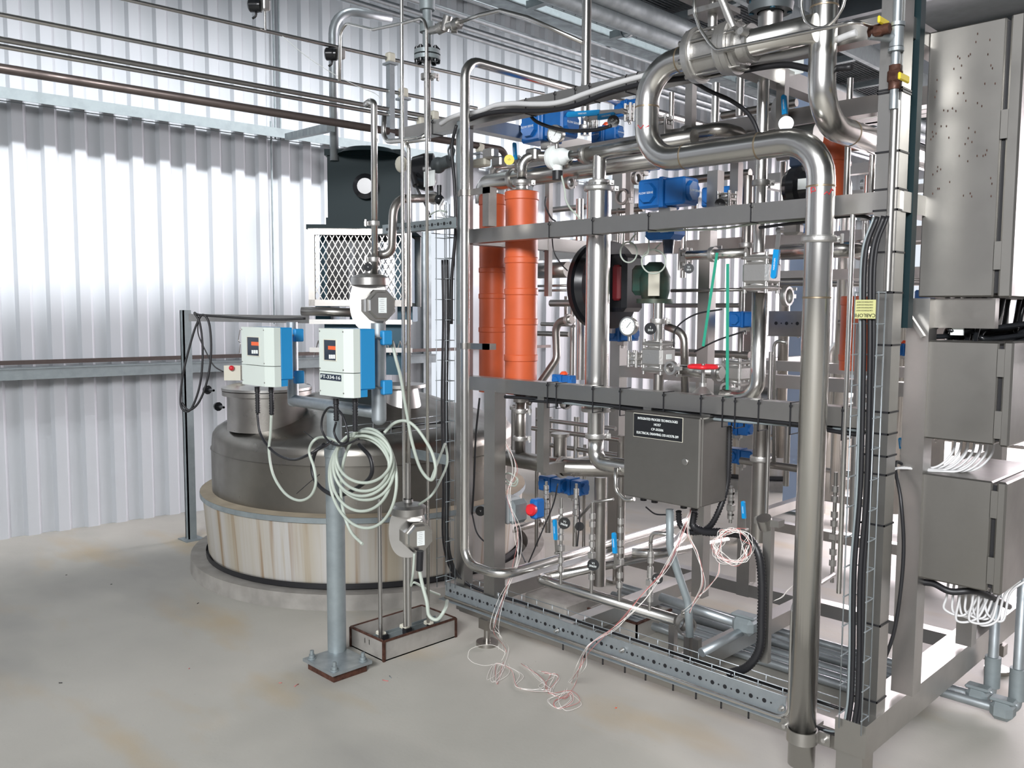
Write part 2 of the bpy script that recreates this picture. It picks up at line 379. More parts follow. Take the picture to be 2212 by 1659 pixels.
# manway on the dome
mc = P(577, 830, z=1.2); mc.z = 0
b = MB().lathe(mc, (0, 0, 1), [(.93, .235), (1.14, .235), (1.14, .262), (1.165, .262)], 40)
b.build('manway_neck', 'ssd', tk); MB().lathe(mc, (0, 0, 1), [(1.170, .265), (1.185, .265), (1.205, .20), (1.215, .1), (1.22, .001)], 40).build('manway_lid', 'ssb', tk)
for u, v in ((447, 842), (470, 878), (665, 838)):
    o = P(u, v, k=5.7); kb = MB().lathe(o-(mc+Vector((0, 0, o.z))-o).normalized()*.01, mc+Vector((0, 0, o.z))-o, [(0, .001), (0, .026), (.022, .03), (.022, .012), (.09, .008)], 10); kb.build('clamp_knob', 'blackg', tk)
# lifting rib across dome
r0 = P(612, 968, k=5.05); r1 = P(690, 850, k=5.4)
MB().tube(spline([P(612, 968, k=4.95), P(635, 925, k=5.2), P(665, 880, k=5.5), P(700, 845, k=5.85)], 6), .03, 10, 0).build('lifting_rib', 'ssd', tk)
nz = P(868, 860, z=1.1)
MB().lathe(Vector((nz.x, nz.y, 0)), (0, 0, 1), [(.95, .14), (1.17, .10), (1.17, .15), (1.19, .15), (1.19, .001)], 28).build('nozzle', 'ssb', tk)
# ---------- agitator drive over the tank ----------
ag = empty('agitator_drive', (TC.x, TC.y, 1.15), 'dark green agitator drive with expanded metal guard above the tank', 'agitator')
f0 = Vector((-.7071, .7071, 0)); s0 = Vector((.7071, .7071, 0)); zz = Vector((0, 0, 1))
def obox(b, c, sx, sd, sz): # oriented box facing camera diagonal
    o = len(b.v); b.cbox((0, 0, 0), (sx, sd, sz))
    for i in range(o, len(b.v)): p = b.v[i]; b.v[i] = Vector(c)+s0*p.x+f0*p.y+zz*p.z
    return b
KD = 5.55; FY = lambda u, v: P(u, v, k=KD)
a = FY(706, 325); c = FY(868, 490); wd = (c-a).dot(s0); mid = (a+c)/2; mid0 = mid.copy()
b = MB(); obox(b, mid+f0*.3, wd, .55, a.z-c.z); obox(b, Vector((mid.x, mid.y, a.z-.012))+f0*.3, wd+.03, .58, .04); obox(b, Vector((mid.x, mid.y, c.z+.03))+f0*.3, wd+.02, .57, .06)
b.lathe(Vector((mid.x, mid.y, a.z-.03))+f0*.02+s0*.03, zz, [(0, .2), (.035, .15), (.045, .001)], 20); b.build('motor_hood', 'dkgreen', ag)
e = FY(790, 403); b = MB(); b.lathe(e+f0*.05, -f0, [(0, .08), (.07, .08), (.08, .05), (.08, .001)], 20); b.build('hood_knob', 'blackg', ag)
a = FY(667, 494); c = FY(889, 662); mid = (a+c)/2; wd = (c-a).dot(s0); hh = a.z-c.z
b = MB(); obox(b, Vector((mid.x, mid.y, a.z+.01))+f0*.28, wd+.02, .58, .03); b.build('mounting_plate', 'dkgreen', ag)
b = MB()
for sx in (-1, 1):
    for q in (0, .56): obox(b, mid+s0*(sx*(wd/2-.02))+f0*q, .04, .02, hh)
for sz in (-1, 1):
    for q in (0, .56): obox(b, mid+zz*(sz*(hh/2-.02))+f0*q, wd, .02, .04)
b.build('guard_frame', 'ssd', ag, 'stainless angle frame of the guard')
nx = 15; nz = 6
def strand(p, q): b.beam(p, q, .0028, .005)
for q in (.012, .57):
    b = MB()
    w2 = wd/2-.03; h2 = hh/2-.03; dx = 2*w2/nx; dz = 2*h2/nz
    for i in range(nx):
        for j in range(nz):
            p = mid+f0*q+s0*(-w2+i*dx)+zz*(-h2+j*dz); m_ = p+s0*dx*.5+zz*0
            strand(p+zz*dz*.5, p+s0*dx*.5+zz*dz); strand(p+s0*dx*.5+zz*dz, p+s0*dx+zz*dz*.5)
            strand(p+zz*dz*.5, p+s0*dx*.5); strand(p+s0*dx*.5, p+s0*dx+zz*dz*.5)
    b.build('guard_mesh', 'ssd', ag)
b = MB(); g = mid+f0*.28; b.cyl(g-zz*hh*.5, g+zz*hh*.5, .05, 18); obox(b, g-s0*.26, .07, .1, hh-.05); obox(b, g+s0*.24, .1, .1, hh-.05); obox(b, g+zz*.1, .12, .12, .12); b.build('gearbox', 'teal', ag); b = MB(); obox(b, g-s0*.17, .14, .3, hh-.06); obox(b, g+s0*.02-f0*.1, .16, .1, hh-.06); b.build('coupling_housing', 'blackg', ag); b = MB(); obox(b, g-s0*.27+f0*.1, .05, .4, hh-.05); obox(b, g+s0*.27+f0*.15, .04, .4, hh-.05); b.build('side_plate', 'teal', ag)
lo = mid-zz*(hh/2)
b = MB(); obox(b, lo-s0*(wd/2-.06)+f0*.28-zz*.05, .1, .3, .1); obox(b, lo+s0*(wd/2-.06)+f0*.28-zz*.05, .1, .3, .1); obox(b, lo+f0*.28-zz*.27, .5, .4, .35); b.cyl((g.x, g.y, 1.1), (g.x, g.y, lo.z), .12, 20); b.build('pedestal', 'teal', ag)
b = MB(); 
for i in range(14):
    p = lo-zz*.22+s0*(-wd/2+.03+i*wd/15)-f0*.0
    b.beam(p-zz*.09, p+s0*.025, .004, .006); b.beam(p+s0*.025, p+s0*.05-zz*.09, .004, .006)
for dz in (0, -.18): obox(b, lo-zz*.1+zz*dz, wd, .015, .03)
b.build('lower_guard', 'ssb', ag)
tag(MB().tube([FY(702, 672)-s0*.15, FY(780, 676)], .028, 12, 0).build('nozzle_pipe', 'ssd'), 'short dull pipe with valve beside the agitator pedestal', 'pipe')
# ---------- galvanised vent with swan neck into the hood ----------
vp_ = FY(722, 330); q0 = FY(722, 60)
pipe('vent_pipe', [Vector((vp_.x, vp_.y, vp_.z-.05)), Vector((vp_.x, vp_.y, q0.z+.10)), Vector((vp_.x, vp_.y, q0.z+.10))+s0*.34+f0*.2], .028, 'galv', 'galvanised swan-neck pipe rising from the dark green agitator hood', bend=.16)
# ================= stainless skid frame =================
FYF = 2.91       # plane of the front members
sk = empty('skid_frame', (-2.1, 3.4, 0), 'large stainless box-section frame carrying all the pipework', 'frame')
def rail(name, p, q, w=.066, h=.066, m='ssb', parent=sk): return MB().beam(p, q, w, h).build(name, m, parent)
XL, XR = -3.24, -1.165
def post(x, y, z0, z1, w=.074, name='post'): return MB().box((x-w/2, y-w/2, z0), (x+w/2, y+w/2, z1)).build(name, 'ssb', sk)
for nm, x0, x1, z in (('top_rail', -3.72, XR, 2.568), ('upper_middle_rail', XL, XR, 2.01), ('lower_middle_rail', XL, XR+.02, 1.296)): rail(nm, (x0, FYF, z), (x1, FYF, z))
rail('bottom_rail', (XL, FYF, .165), (XR, FYF, .165), .074, .074)
post(XR+.0, FYF, .29, 2.9); post(-1.19, 2.86, .03, .19, .09); post(XL, FYF, .13, 2.55, .06); post(-3.02, FYF, .14, 1.27)
YB = 4.15
def lvfoot(x, y, z=.13):
    b = MB().cyl((x, y, 0), (x, y, .018), .055, 20).cyl((x, y, .018), (x, y, z+.01), .016, 12).cbox((x, y, z-.02), (.06, .06, .05)); return b.build('levelling_foot', 'ssd', sk)
lvfoot(-3.05, FYF-.02); lvfoot(-1.19, 2.86, .06); lvfoot(XL, YB); lvfoot(XR, YB+.2)
# depth members and rear
for x in (XL, -2.62, -2.0, XR+.015):
    rail('floor_rail', (x, FYF+.04, .165), (x, YB, .165), .074, .074) if x < -1.5 else rail('end_beam', (-1.172, 2.775, .24), (-1.172, YB+.45, .24), .105, .112)
for z in (2.568, 2.01, 1.296, .165): rail('rear_rail', (XL, YB, z), (XR, YB, z))
for x in (XL, -2.35, XR): post(x, YB, .13, 2.6)
for x in (XL, -1.75, XR): rail('top_depth_rail', (x, FYF, 2.568), (x, YB, 2.568))
rail('middle_depth_rail', (XL, FYF, 2.01), (XL, YB, 2.01)); rail('middle_depth_rail', (XR+.01, FYF, 2.01), (XR+.01, YB, 2.01))
rail('upper_cross_rail', (XL, 3.35, 2.43), (XR, 3.35, 2.43)); rail('upper_cross_rail', (-2.2, 3.75, 2.50), (XR, 3.75, 2.50))
post(-1.125, 3.12, .31, 1.70, .075, 'panel_post'); post(-1.125, 3.75, .31, 1.1, .06, 'panel_post')
# hanging C bracket below lower middle rail (u 1167-1182)
b = MB(); p = P(1174, 905, FYF); b.box((p.x-.02, FYF-.02, 1.27), (p.x+.02, FYF+.02, P(1174, 1020, FYF).z)); q = P(1174, 1015, FYF)
b.beam(q, q+Vector((0, .35, 0)), .035, .05); b.build('hanger_bracket', 'ssb', sk)
# small uprights behind, read from the photograph
for u, v0, v1, y, w in ((1521, 500, 1290, 3.55, .06), (1545, 370, 470, 3.2, .05), (1492, 165, 300, 3.25, .035), (1590, 352, 470, 3.4, .04), (1690, 150, 300, 3.2, .035), (1360, 350, 520, 3.6, .03), (1185, 385, 640, 3.5, .03), (1322, 520, 720, 3.6, .03)):
    a = P(u, (v0+v1)/2, y); MB().box((a.x-w/2, y-w/2, P(u, v1, y).z), (a.x+w/2, y+w/2, P(u, v0, y).z)).build('stub_post', 'ssb', sk)
# perforated bottom channel in front of the rail
def holed(name, x0, x1, y, z0, z1, m, parent=None, step=.055, label=None):
    b = MB(); b.box((x0, y, z0), (x1, y+.003, z1)); b.box((x0, y-.045, z0-.003), (x1, y+.003, z0)); o = b.build(name, m, parent, label)
    h = MB(); x = x0+.04; k = 0; zc = (z0+z1)/2
    while x < x1-.03:
        h.cyl((x, y-.0012, zc), (x, y+.001, zc), .0085 if k % 2 == 0 else .0035, 10); x += step/2; k += 1
    h.build('punched_holes', 'black', o); return o
ch = holed('perforated_channel', P(962, 1280, 2.86).x, P(1697, 1530, 2.86).x, 2.86, .185, .262, 'galv')
tag(ch, 'perforated galvanised channel along the bottom front rail', 'cable channel')
for u, v in ((1204, 1362), (1345, 1404), (1690, 1530)):
    p = P(u, v, 2.855); MB().cyl(p, p-Vector((0, .02, 0)), .006, 8).cyl(p, p-Vector((0, .004, 0)), .011, 8).build('bolt', 'cast', ch)
# ================= overhead walkway =================
def yrun(name, u, v, z, r, m, label, cat='pipe', y0=None, y1=13.5, group=None):
    p = P(u, v, z=z); a = Vector((p.x, p.y-2.5 if y0 is None else y0, z)); return tag(MB().cyl(a, (p.x, y1, z), r, 16).build(name, m), label, cat, group)
ZD = 4.05
ga = P(1160, 22, z=ZD); gx0 = ga.x; gx1 = gx0+1.25
struct(MB().box((gx0-.25, .2, ZD), (gx0-.02, 13.6, ZD+.02)).box((gx0-.14, .2, ZD+.02), (gx0-.13, 13.6, ZD+.22)).build('trim_4', 'galvp'))
b = MB(); y = .2
for i in range(95): b.box((gx0, y+i*.14, ZD+.06), (gx1, y+i*.14+.006, ZD+.09))
for i in range(36): x = gx0+.02+i*.035; b.box((x, .2, ZD+.05), (x+.005, 13.6, ZD+.085))
struct(b.build('ceiling_grating', 'deck'))
b = MB(); 
for i in range(13): b.box((gx0, .9+i*1.05, ZD-.02), (gx1, .9+i*1.05+.06, ZD+.04))
b.box((gx1, .2, ZD-.01), (gx1+.05, 13.6, ZD+.16)); struct(b.build('ceiling_joists', 'galvp'))
struct(MB().box((gx1+.05, -2, ZD+.3), (7, 13.6, ZD+.36)).build('ceiling_deck', 'deck'))
struct(MB().box((-9, -6, 7.2), (9, 14.1, 7.3)).build('ceiling', 'wall'))
b = MB()
for i in range(7): b.box((gx1+.1, 1.0+i*1.6, ZD+.1), (7, 1.08+i*1.6, ZD+.3))
b.box((-.9, -2, ZD+.02), (-.7, 13.6, ZD+.3)); struct(b.build('ceiling_beams', 'deck'))
yrun('conduit', 1100, 30, ZD-.08, .014, 'galv', 'galvanised conduit just under the edge of the overhead grating', 'conduit', group='overhead conduits')
for i, (u, v) in enumerate(((1130, 77), (1100, 90), (1100, 106))):
    yrun('conduit', u, v, ZD-.25+i*.0, .021, 'galv', ('galvanised overhead conduit, upper one of the bunch of three', 'galvanised overhead conduit, middle one of the bunch of three', 'galvanised overhead conduit, lowest of the bunch of three')[i], 'conduit', group='overhead conduits')
yrun('overhead_pipe', 1350, 50, ZD-.2, .062, 'galvp', 'fat grey pipe hung under the overhead walkway')
p = P(1356, 62, z=ZD-.2); MB().lathe(p-Vector((0, .012, 0)), (0, 1, 0), [(0, .063), (0, .07), (.024, .07), (.024, .063)], 20).build('hanger_ring', 'galv'); tag(D.objects['hanger_ring'], 'galvanised hanger ring around the fat overhead pipe', 'bracket')
yrun('overhead_pipe', 1330, 2, ZD-.10, .07, 'galvp', 'second fat grey pipe above and beside the ringed overhead pipe')
# ================= pipes along the wall =================
WP = -4.35
def wallpipe(u0, v0, u1, v1, r, m, label, ext=None, w=WP, pts=()):
    a = P(u0, v0, w=w); c = P(u1, v1, w=w); z = (a.z+c.z)/2; a.z = c.z = z; a -= WD*1.2
    return a, c, z
def wp(name, u0, v0, u1, v1, r, m, label, w=WP):
    a, c, z = wallpipe(u0, v0, u1, v1, r, m, label, w=w); return tag(MB().cyl(a, c, r, 12).build(name, m), label, 'pipe', 'thin pipes running along the wall')
wp('wall_pipe', 294, 0, 1175, 205, .0105, 'ss', 'thin steel pipe running along the wall, highest of the row')
wp('wall_pipe', 0, 27, 1030, 237, .011, 'ss', 'thin steel pipe running along the wall, second from the top')
wp('wall_pipe', 0, 78, 1145, 296, .013, 'ssb', 'thin dull pipe running along the wall, upper one of the close pair')
wp('wall_pipe', 0, 93, 1145, 306, .011, 'ss', 'thin bright pipe running along the wall, lower one of the close pair', WP)
a, c, z = wallpipe(0, 145, 1092, 326, .02, 'brown', ''); d = P(1108, 372, w=WP)
tag(MB().tube([a, c, Vector((c.x, c.y, c.z-.12))], .021, 14, .06).build('wall_pipe', 'brown'), 'thick brown pipe running along the wall, lowest of the row', 'pipe', 'thin pipes running along the wall')
# pipe stands with cream clamps
for i, (u, v, vb) in enumerate(((843, 125, 285), (871, 201, 285), (938, 250, 270), (910, 264, 285), (1037, 320, 335))):
    a = P(u, v, w=WP); q = P(u, vb+20, w=WP)
    r = empty('pipe_support', (a.x, a.y, q.z), ['channel stand with cream clamp on the highest wall pipe', 'channel stand with cream clamp on the second wall pipe', 'cream clamp block on the dull wall pipe beside the skid end', 'cream clamp block on the bright wall pipe beside the skid end', 'cream clamp block on the brown wall pipe behind the tall tube'][i], 'pipe support', 'pipe supports on the wall pipes')
    MB().rbox((a.x, a.y, a.z), (.045, .05, .055), .008).build('clamp_block', 'cream', r)
    MB().cbox((a.x, a.y, a.z-.035), (.07, .06, .012)).cbox((a.x, a.y, (a.z-.04+q.z)/2), (.035, .035, a.z-.04-q.z)).build('stand', 'galv', r)
# angled wall bracket
tag(MB().beam(P(622, 296, w=-6.6), P(715, 275, w=-4.95), .05, .05).build('wall_bracket', 'galvp'), 'grey angle bracket reaching from upper wall ledge to the vent pipe', 'bracket')
# pneumatic diaphragm valves on thin drop tubes
for i, (u, v, vt, vb) in enumerate(((572, 12, -60, 64), (735, 117, 48, 176))):
    o = P(u, v, w=WP+.03); r = empty('diaphragm_valve', o, ['black domed diaphragm valve at the top of the wall pipes', 'black domed diaphragm valve in front of the galvanised vent pipe'][i], 'valve', 'black diaphragm valves on the wall pipes')
    MB().rbox(o, (.05, .04, .055), .006).build('valve_body', 'cast', r)
    MB().lathe(o-s0*.02, -s0, [(0, .02), (0, .034), (.012, .034), (.02, .036), (.055, .034), (.062, .026), (.064, .001)], 20).build('dome', 'blackg', r)
    e = o-s0*.045-zz*.03; MB().tube([e, e-zz*.022, e-zz*.035-s0*.02], .006, 8).build('air_elbow', 'black', r)
    if i == 0: MB().cyl(Vector((o.x, o.y, P(u, vt, w=WP+.03).z)), Vector((o.x, o.y, P(u, vb, w=WP+.03).z)), .006, 8).build('tube', 'ss', r)
cable('air_line', [P(610, 78, w=WP+.05), P(660, 120, w=WP+.05), P(718, 158, w=WP+.05), P(770, 185, w=WP+.05), P(815, 205, w=WP+.05), P(826, 230, w=WP+.05)], .002, 'paper', 'thin white air line drooping between the wall pipes')
# flanged vertical drain at the top centre
o = P(923, 120, y=2.6); r = empty('flanged_pipe', o, 'vertical grey pipe with bolted black flange pair near the top', 'pipe')
zt = P(923, -60, y=2.6).z; b = MB().cyl((o.x, o.y, o.z+.02), (o.x, o.y, zt), .021, 18).cyl((o.x, o.y, P(923, 70, y=2.6).z), (o.x, o.y, P(923, 48, y=2.6).z), .034, 18).cyl((o.x, o.y, P(923, 22, y=2.6).z), (o.x, o.y, P(923, -6, y=2.6).z), .034, 18, r2=.036); b.build('pipe_body', 'galvp', r)
MB().lathe(o+zz*.003, zz, [(0, .02), (0, .06), (.018, .06), (.018, .02)], 24).lathe(o-zz*.003, -zz, [(0, .02), (0, .06), (.018, .06), (.018, .02)], 24).build('flange', 'galvp', r)
b = MB()
for k in range(8): t = k*math.pi/4+.2; q = o+Vector((.047*math.cos(t), .047*math.sin(t), 0)); b.cyl(q-zz*.035, q+zz*.038, .007, 6); b.cyl(q+zz*.021, q+zz*.033, .012, 6); b.cyl(q-zz*.033, q-zz*.021, .012, 6)
b.build('flange_bolts', 'blackg', r)
MB().cyl((o.x, o.y, P(923, 305, y=2.6).z), (o.x, o.y, o.z-.02), .0155, 16).lathe(P(923, 166, y=2.6)-zz*.012, zz, [(0, .016), (0, .03), (.024, .03), (.024, .016)], 16).build('lower_tube', 'ssb', r)
tri(P(923, 166, y=2.6), zz, .018, (.8, .2, 0)).build('clamp', 'cast', r)
# angled check valve and bent tube towards the walkway
A = lambda u, v: P(u, v, y=2.6)
rt_ = empty('side_outlet', A(935, 65), 'angled stainless coupling and valve sticking out of the flanged pipe', 'valve')
b = MB().cyl(A(930, 66), A(950, 62), .018, 14).cyl(A(948, 63), A(958, 58), .026, 8).cyl(A(956, 58), A(995, 48), .016, 14); b.build('coupling', 'cast', rt_)
MB().cyl(A(960, 66), A(968, 34), .020, 12).lathe(A(975, 58), s0, [(0, .01), (0, .027), (.025, .027), (.025, .01)], 16).cyl(A(982, 54), A(992, 50), .026, 6).build('cam_lock', 'ssb', rt_)
pipe('bent_tube', [A(992, 49), A(1035, 33), A(1080, 22), A(1140, 38), A(1260, 92)], .0085, 'ss', 'thin bright tube arching from the side outlet towards the walkway', 'tube', bend=.06)
# looped sample tube
pipe('looped_tube', pl(2.55, (733, 176), (735, 70), (748, 50), (805, 64), (870, 50), (915, 38), (921, 62), (925, 1345), s=False), .0075, 'ss', 'thin tube looping over the wall pipes then dropping into the floor trough', 'tube', bend=.05)
# ================= tall tubes beside the skid =================
yt = 2.55
def vert(name, u, v0, v1, y, r, m, label, cat='tube', clamps=(), group=None, um=None, n=16):
    vm = max(0, min(1300, (v0+v1)/2)); a = P(u if um is None else um, vm, y=y); z0 = P(u, v1, y=y).z; z1 = P(u, v0, y=y).z
    z0 = max(z0, .003); r_ = empty(name, (a.x, y, z0), label, cat, group) if clamps else None
    o = MB().cyl((a.x, y, z0), (a.x, y, z1), r, n).build(name if not clamps else 'tube_body', m, r_)
    if not clamps: tag(o, label, cat, group)
    for c in clamps: tri(Vector((a.x, y, P(u, c, y=y).z)), zz, r).build('clamp', 'cast', r_)
    return (r_ or o), a.x, z0, z1
vert('tall_tube', 871, -40, 1352, yt, .0085, 'ss', 'tall thin tube rising from the trough beside the tank, left one of a pair')
pipe('tall_tube', pl(yt+.02, (925, 300), (875, 307), (883, 318), (883, 1340), s=False), .0095, 'ss', 'tall thin tube with a bend on top, right one of a pair', 'tube', bend=.04)
vert('drop_rod', 821, 1078, 1378, P(823, 1372, z=.09).y, .010, 'ssb', 'short upright rod standing at the near end of the trough', 'rod')
pipe('drain_tube', pl(yt+.05, (830, 250), (828, 290), (836, 306), (905, 300), (920, 292), s=False), .012, 'ss', 'small u-shaped drain tube under the bright wall pipe', 'tube', bend=.05)
pipe('feed_tube', [P(790, 226, y=2.5), P(800, 219, y=2.5), P(808, 222, y=2.5), Vector((P(808, 400, y=2.5).x, 2.5, P(808, 600, y=2.5).z))], .0155, 'ss', 'bright tube dropping from the wall pipes into the upper flow meter', 'tube', bend=.03)
fr = empty('clamped_elbow', P(850, 480, y=2.5), 'curved stainless pipe sweeping behind the tall tubes', 'pipe')
e_ = [P(812, 552, y=2.55), P(846, 548, y=2.6), P(850, 430, y=2.6), P(938, 428, y=2.9)]
MB().tube(e_, .021, 16, .09).build('pipe_body', 'ssd', fr); tri(e_[-1], e_[-1]-e_[-2], .021).build('clamp', 'cast', fr); tri(e_[0], e_[1]-e_[0], .021).build('clamp', 'cast', fr)
for v in (483, 561): tri(P(808, v, y=2.5), zz, .016, -rt).build('clamp', 'cast', fr)
# ---------- Coriolis flow meters ----------
def flow_meter(u, v, y, s, label, cablelbl):
    o = P(u, v, y=y); r = empty('flow_meter', o-zz*s*.7, label, 'flow meter')
    ax = s0*.55-f0*.15; ax = s0; b = MB(); n = 40
    prof = []
    for k in range(n): # rounded kidney outline in the plane across s0/zz, thin along f0
        t = 2*math.pi*k/n; w = s*.44; h = s*.62; cx_ = math.cos(t); sx_ = math.sin(t); prof.append((-abs(cx_)**.75*w*(1 if cx_ > 0 else -.9) , sx_*h))
    pts = [o+s0*a+zz*c-f0*.03 for a, c in prof]; b.poly(pts, f0*.07)
    b.lathe(o+zz*s*.40, zz, [(0, s*.42), (s*.16, s*.42), (s*.22, s*.34), (s*.27, s*.12), (s*.34, s*.11)], 24).build('sensor_housing', 'ssb', r)
    h = o+s0*s*.32-f0*.10-zz*s*.05; q = s*.36
    def octo(rad, sq=1.0): return [(rad*math.cos(math.pi/8+k*math.pi/4), rad*sq*math.sin(math.pi/8+k*math.pi/4)) for k in range(8)]
    b = MB(); fd = (-f0*.8+s0*.45).normalized(); sd = zz.cross(fd).normalized()*1
    for r0_, r1_, d0, d1 in ((q*.95, q*.95, -.09, -.035), (q*1.02, q*1.02, -.035, -.012), (q*.9, q*.82, -.012, .012)):
        vs = [h+fd*d0+sd*a+zz*c for a, c in octo(r0_)]+[h+fd*d1+sd*a+zz*c for a, c in octo(r1_)]
        b.add(vs, [list(range(8)), list(reversed(range(8, 16)))]+[(k, 8+k, 8+(k+1) % 8, (k+1) % 8) for k in range(8)])
    hd = b.build('head', 'ss', r); hd.label if False else None
    pc = h+fd*.0125; b = MB(); b.add([pc+sd*a+zz*c+fd*e for e in (0, .001) for a, c in ((-q*.26, -q*.46), (q*.26, -q*.46), (q*.26, q*.46), (-q*.26, q*.46))], [(0, 1, 2, 3), (7, 6, 5, 4), (0, 4, 5, 1), (1, 5, 6, 2), (2, 6, 7, 3), (3, 7, 4, 0)])
    lb = b.build('rating_label', 'paper', hd); b = MB()
    for k in range(7):
        zc = q*.36-k*q*.12; w_ = q*(.2 if k % 2 else .14); b.add([pc+fd*.0014+sd*a+zz*(zc+c) for a, c in ((-w_, 0), (w_*.6, 0), (w_*.6, q*.02), (-w_, q*.02))], [(0, 1, 2, 3), (3, 2, 1, 0)])
    b.build('print', 'grey', hd)
    return r, o, h
flow_meter(800, 655, 2.5, .215, 'stainless flow meter with square head hanging above the transmitters', '')
fm, o2, h2 = flow_meter(882, 1145, 2.5, .20, 'lower stainless flow meter with square head, just above the trough', '')
MB().cyl((o2.x, o2.y, P(880, 1195, y=2.5).z), (o2.x, o2.y, P(880, 1350, y=2.5).z), .014, 14).build('connection_tube', 'ssb', fm); MB().cyl((o2.x, o2.y, P(880, 1095, y=2.5).z), (o2.x, o2.y, P(880, 1000, y=2.5).z), .012, 14).build('connection_tube', 'ssb', fm)
g = P(908, 1190, y=2.45); MB().cyl(g, P(906, 1232, y=2.45), .016, 12).build('cable_gland', 'black', fm)
cable('grey_cable', [P(906, 1232, y=2.45), P(912, 1262, y=2.45), P(922, 1300, y=2.45), P(927, 1330, y=2.45), P(945, 1338, y=2.47), P(962, 1315, y=2.5), P(966, 1298, y=2.6)], .0085, 'cableg', 'grey cable looping from lower flow meter down to the trough')
cable('grey_cable', [P(895, 1195, y=2.47), P(892, 1240, y=2.47), P(888, 1265, y=2.5), P(895, 1258, y=2.5), P(925, 1275, y=2.6), P(950, 1285, y=2.7)], .006, 'cableg', 'thin grey cable hanging below the lower flow meter')
# ---------- trough ----------
TL = P(829, 1433, z=.0); z1 = .098; q1 = P(765, 1352, z=z1); q2 = P(829, 1386, z=z1); q3 = P(988, 1337, z=z1)
x0, x1, y0, y1 = q1.x, q2.x, q2.y, q3.y
tr = empty('floor_trough', ((x0+x1)/2, (y0+y1)/2, 0), 'rusty rimmed steel trough on the floor holding the upright tubes', 'trough')
b = MB().box((x0, y0, 0), (x1, y0+.006, z1)).box((x0, y1-.006, 0), (x1, y1, z1)).box((x0, y0, 0), (x0+.006, y1, z1)).box((x1-.006, y0, 0), (x1, y1, z1)).box((x0, y0, 0), (x1, y1, .006)); b.build('trough_wall', 'conc_dk', tr)
b = MB(); 
for p_, q_ in (((x0, y0), (x1, y0)), ((x1, y0), (x1, y1)), ((x1, y1), (x0, y1)), ((x0, y1), (x0, y0))): b.beam((*p_, z1), (*q_, z1), .010, .008)
for p_ in ((x0, y0), (x1, y0), (x1, y1)): b.beam((*p_, 0), (*p_, z1), .012, .012)
b.build('rusty_rim', 'rust', tr); xm = (x0+x1)/2
MB().box((xm-.02, y0, .05), (xm-.015, y1, .075)).box((xm+.015, y0, .05), (xm+.02, y1, .075)).build('strut_channel', 'galvp', tr)
for u, v in ((823, 1372), (874, 1358), (926, 1350)):
    p = P(u, v, z=.075); MB().rbox((p.x, p.y, .085), (.05, .03, .02), .004).build('tube_clamp', 'cream', tr); MB().cbox((p.x+.02, p.y+.0, .07), (.03, .035, .03)).build('rubber_block', 'black', tr)
# ================= the front pipework =================
YS = 2.76
pipe('big_bent_pipe', pl(YS, (1765, 60), (1399, 148), (1399, 350), (1776, 312), (1737, 1652)), .0455, 'ss', 'large polished pipe bending twice in front of the skid down to the floor', bend=.135,
     clamps=((3, .155),), welds=((0, .78), (1, .42), (2, .25), (2, .68), (3, .075), (3, .245)), n=32)
bp = P(1735, 1620, y=YS); px_ = P(1776, 312, y=YS).x
b = MB(); b.lathe((px_, YS, .20), zz, [(-.022, .047), (-.022, .052), (.022, .052), (.022, .047)], 32); b.box((px_-.09, YS+.02, .178), (px_-.05, YS+.028, .222)).box((px_+.05, YS+.02, .178), (px_+.09, YS+.028, .222)); b.box((px_-.02, YS+.04, .185), (px_+.02, FYF-.03, .215))
ob = tag(b.build('pipe_saddle', 'ssb'), 'stainless saddle strap holding the big pipe at the bottom', 'bracket')
MB().cyl((px_-.072, YS+.005, .2), (px_-.072, YS+.03, .2), .008, 8).cyl((px_+.072, YS+.005, .2), (px_+.072, YS+.03, .2), .008, 8).build('bolt', 'cast', ob)
# red marker scribbles on the big pipe (own shapes, welder's marks)
def scrib(pts, parent, r=.0016): return MB().tube(pts, r, 6, 0).build('marker_scribble', 'red', parent)
bpipe = D.objects['big_bent_pipe']
for uv in (((1374, 276), (1378, 270), (1384, 278), (1390, 270), (1394, 275), (1402, 271)), ((1752, 405), (1752, 418), (1752, 405), (1760, 405), (1762, 412), (1753, 414)), ((1780, 420), (1786, 414), (1791, 420), (1797, 408), (1800, 412)), ((1668, 327), (1673, 325), (1673, 333), (1669, 334))):
    q = []
    for u, v in uv:
        p = P(u, v, y=YS-.03); d = (p-CAM).normalized(); xx = P(1399, 300, y=YS).x if u < 1500 else (px_ if u > 1740 else None)
        if xx is not None:    # march the ray to the pipe surface
            t = 0; o = CAM.copy(); hx = Vector((o.x-xx, o.y-YS)); dd = Vector((d.x, d.y)); A_ = dd.dot(dd); B_ = 2*hx.dot(dd); C_ = hx.dot(hx)-.0459**2; dis = B_*B_-4*A_*C_
            if dis > 0: q.append(o+d*((-B_-math.sqrt(dis))/(2*A_)))
    if len(q) > 2: scrib(q, bpipe)
# second large pipe
pipe('large_drop_pipe', [Vector((P(1777, 120, y=2.80).x, 2.80, 3.6)), Vector((P(1777, 120, y=2.80).x, 2.80, P(1800, 262, y=2.8).z)), Vector((P(1777, 120, y=2.80).x, 3.9, P(1800, 262, y=2.8).z))], .0445, 'ss', 'large polished pipe dropping from above and elbowing back behind the corner post', bend=.14, welds=((0, .72), (1, .2)), n=32)
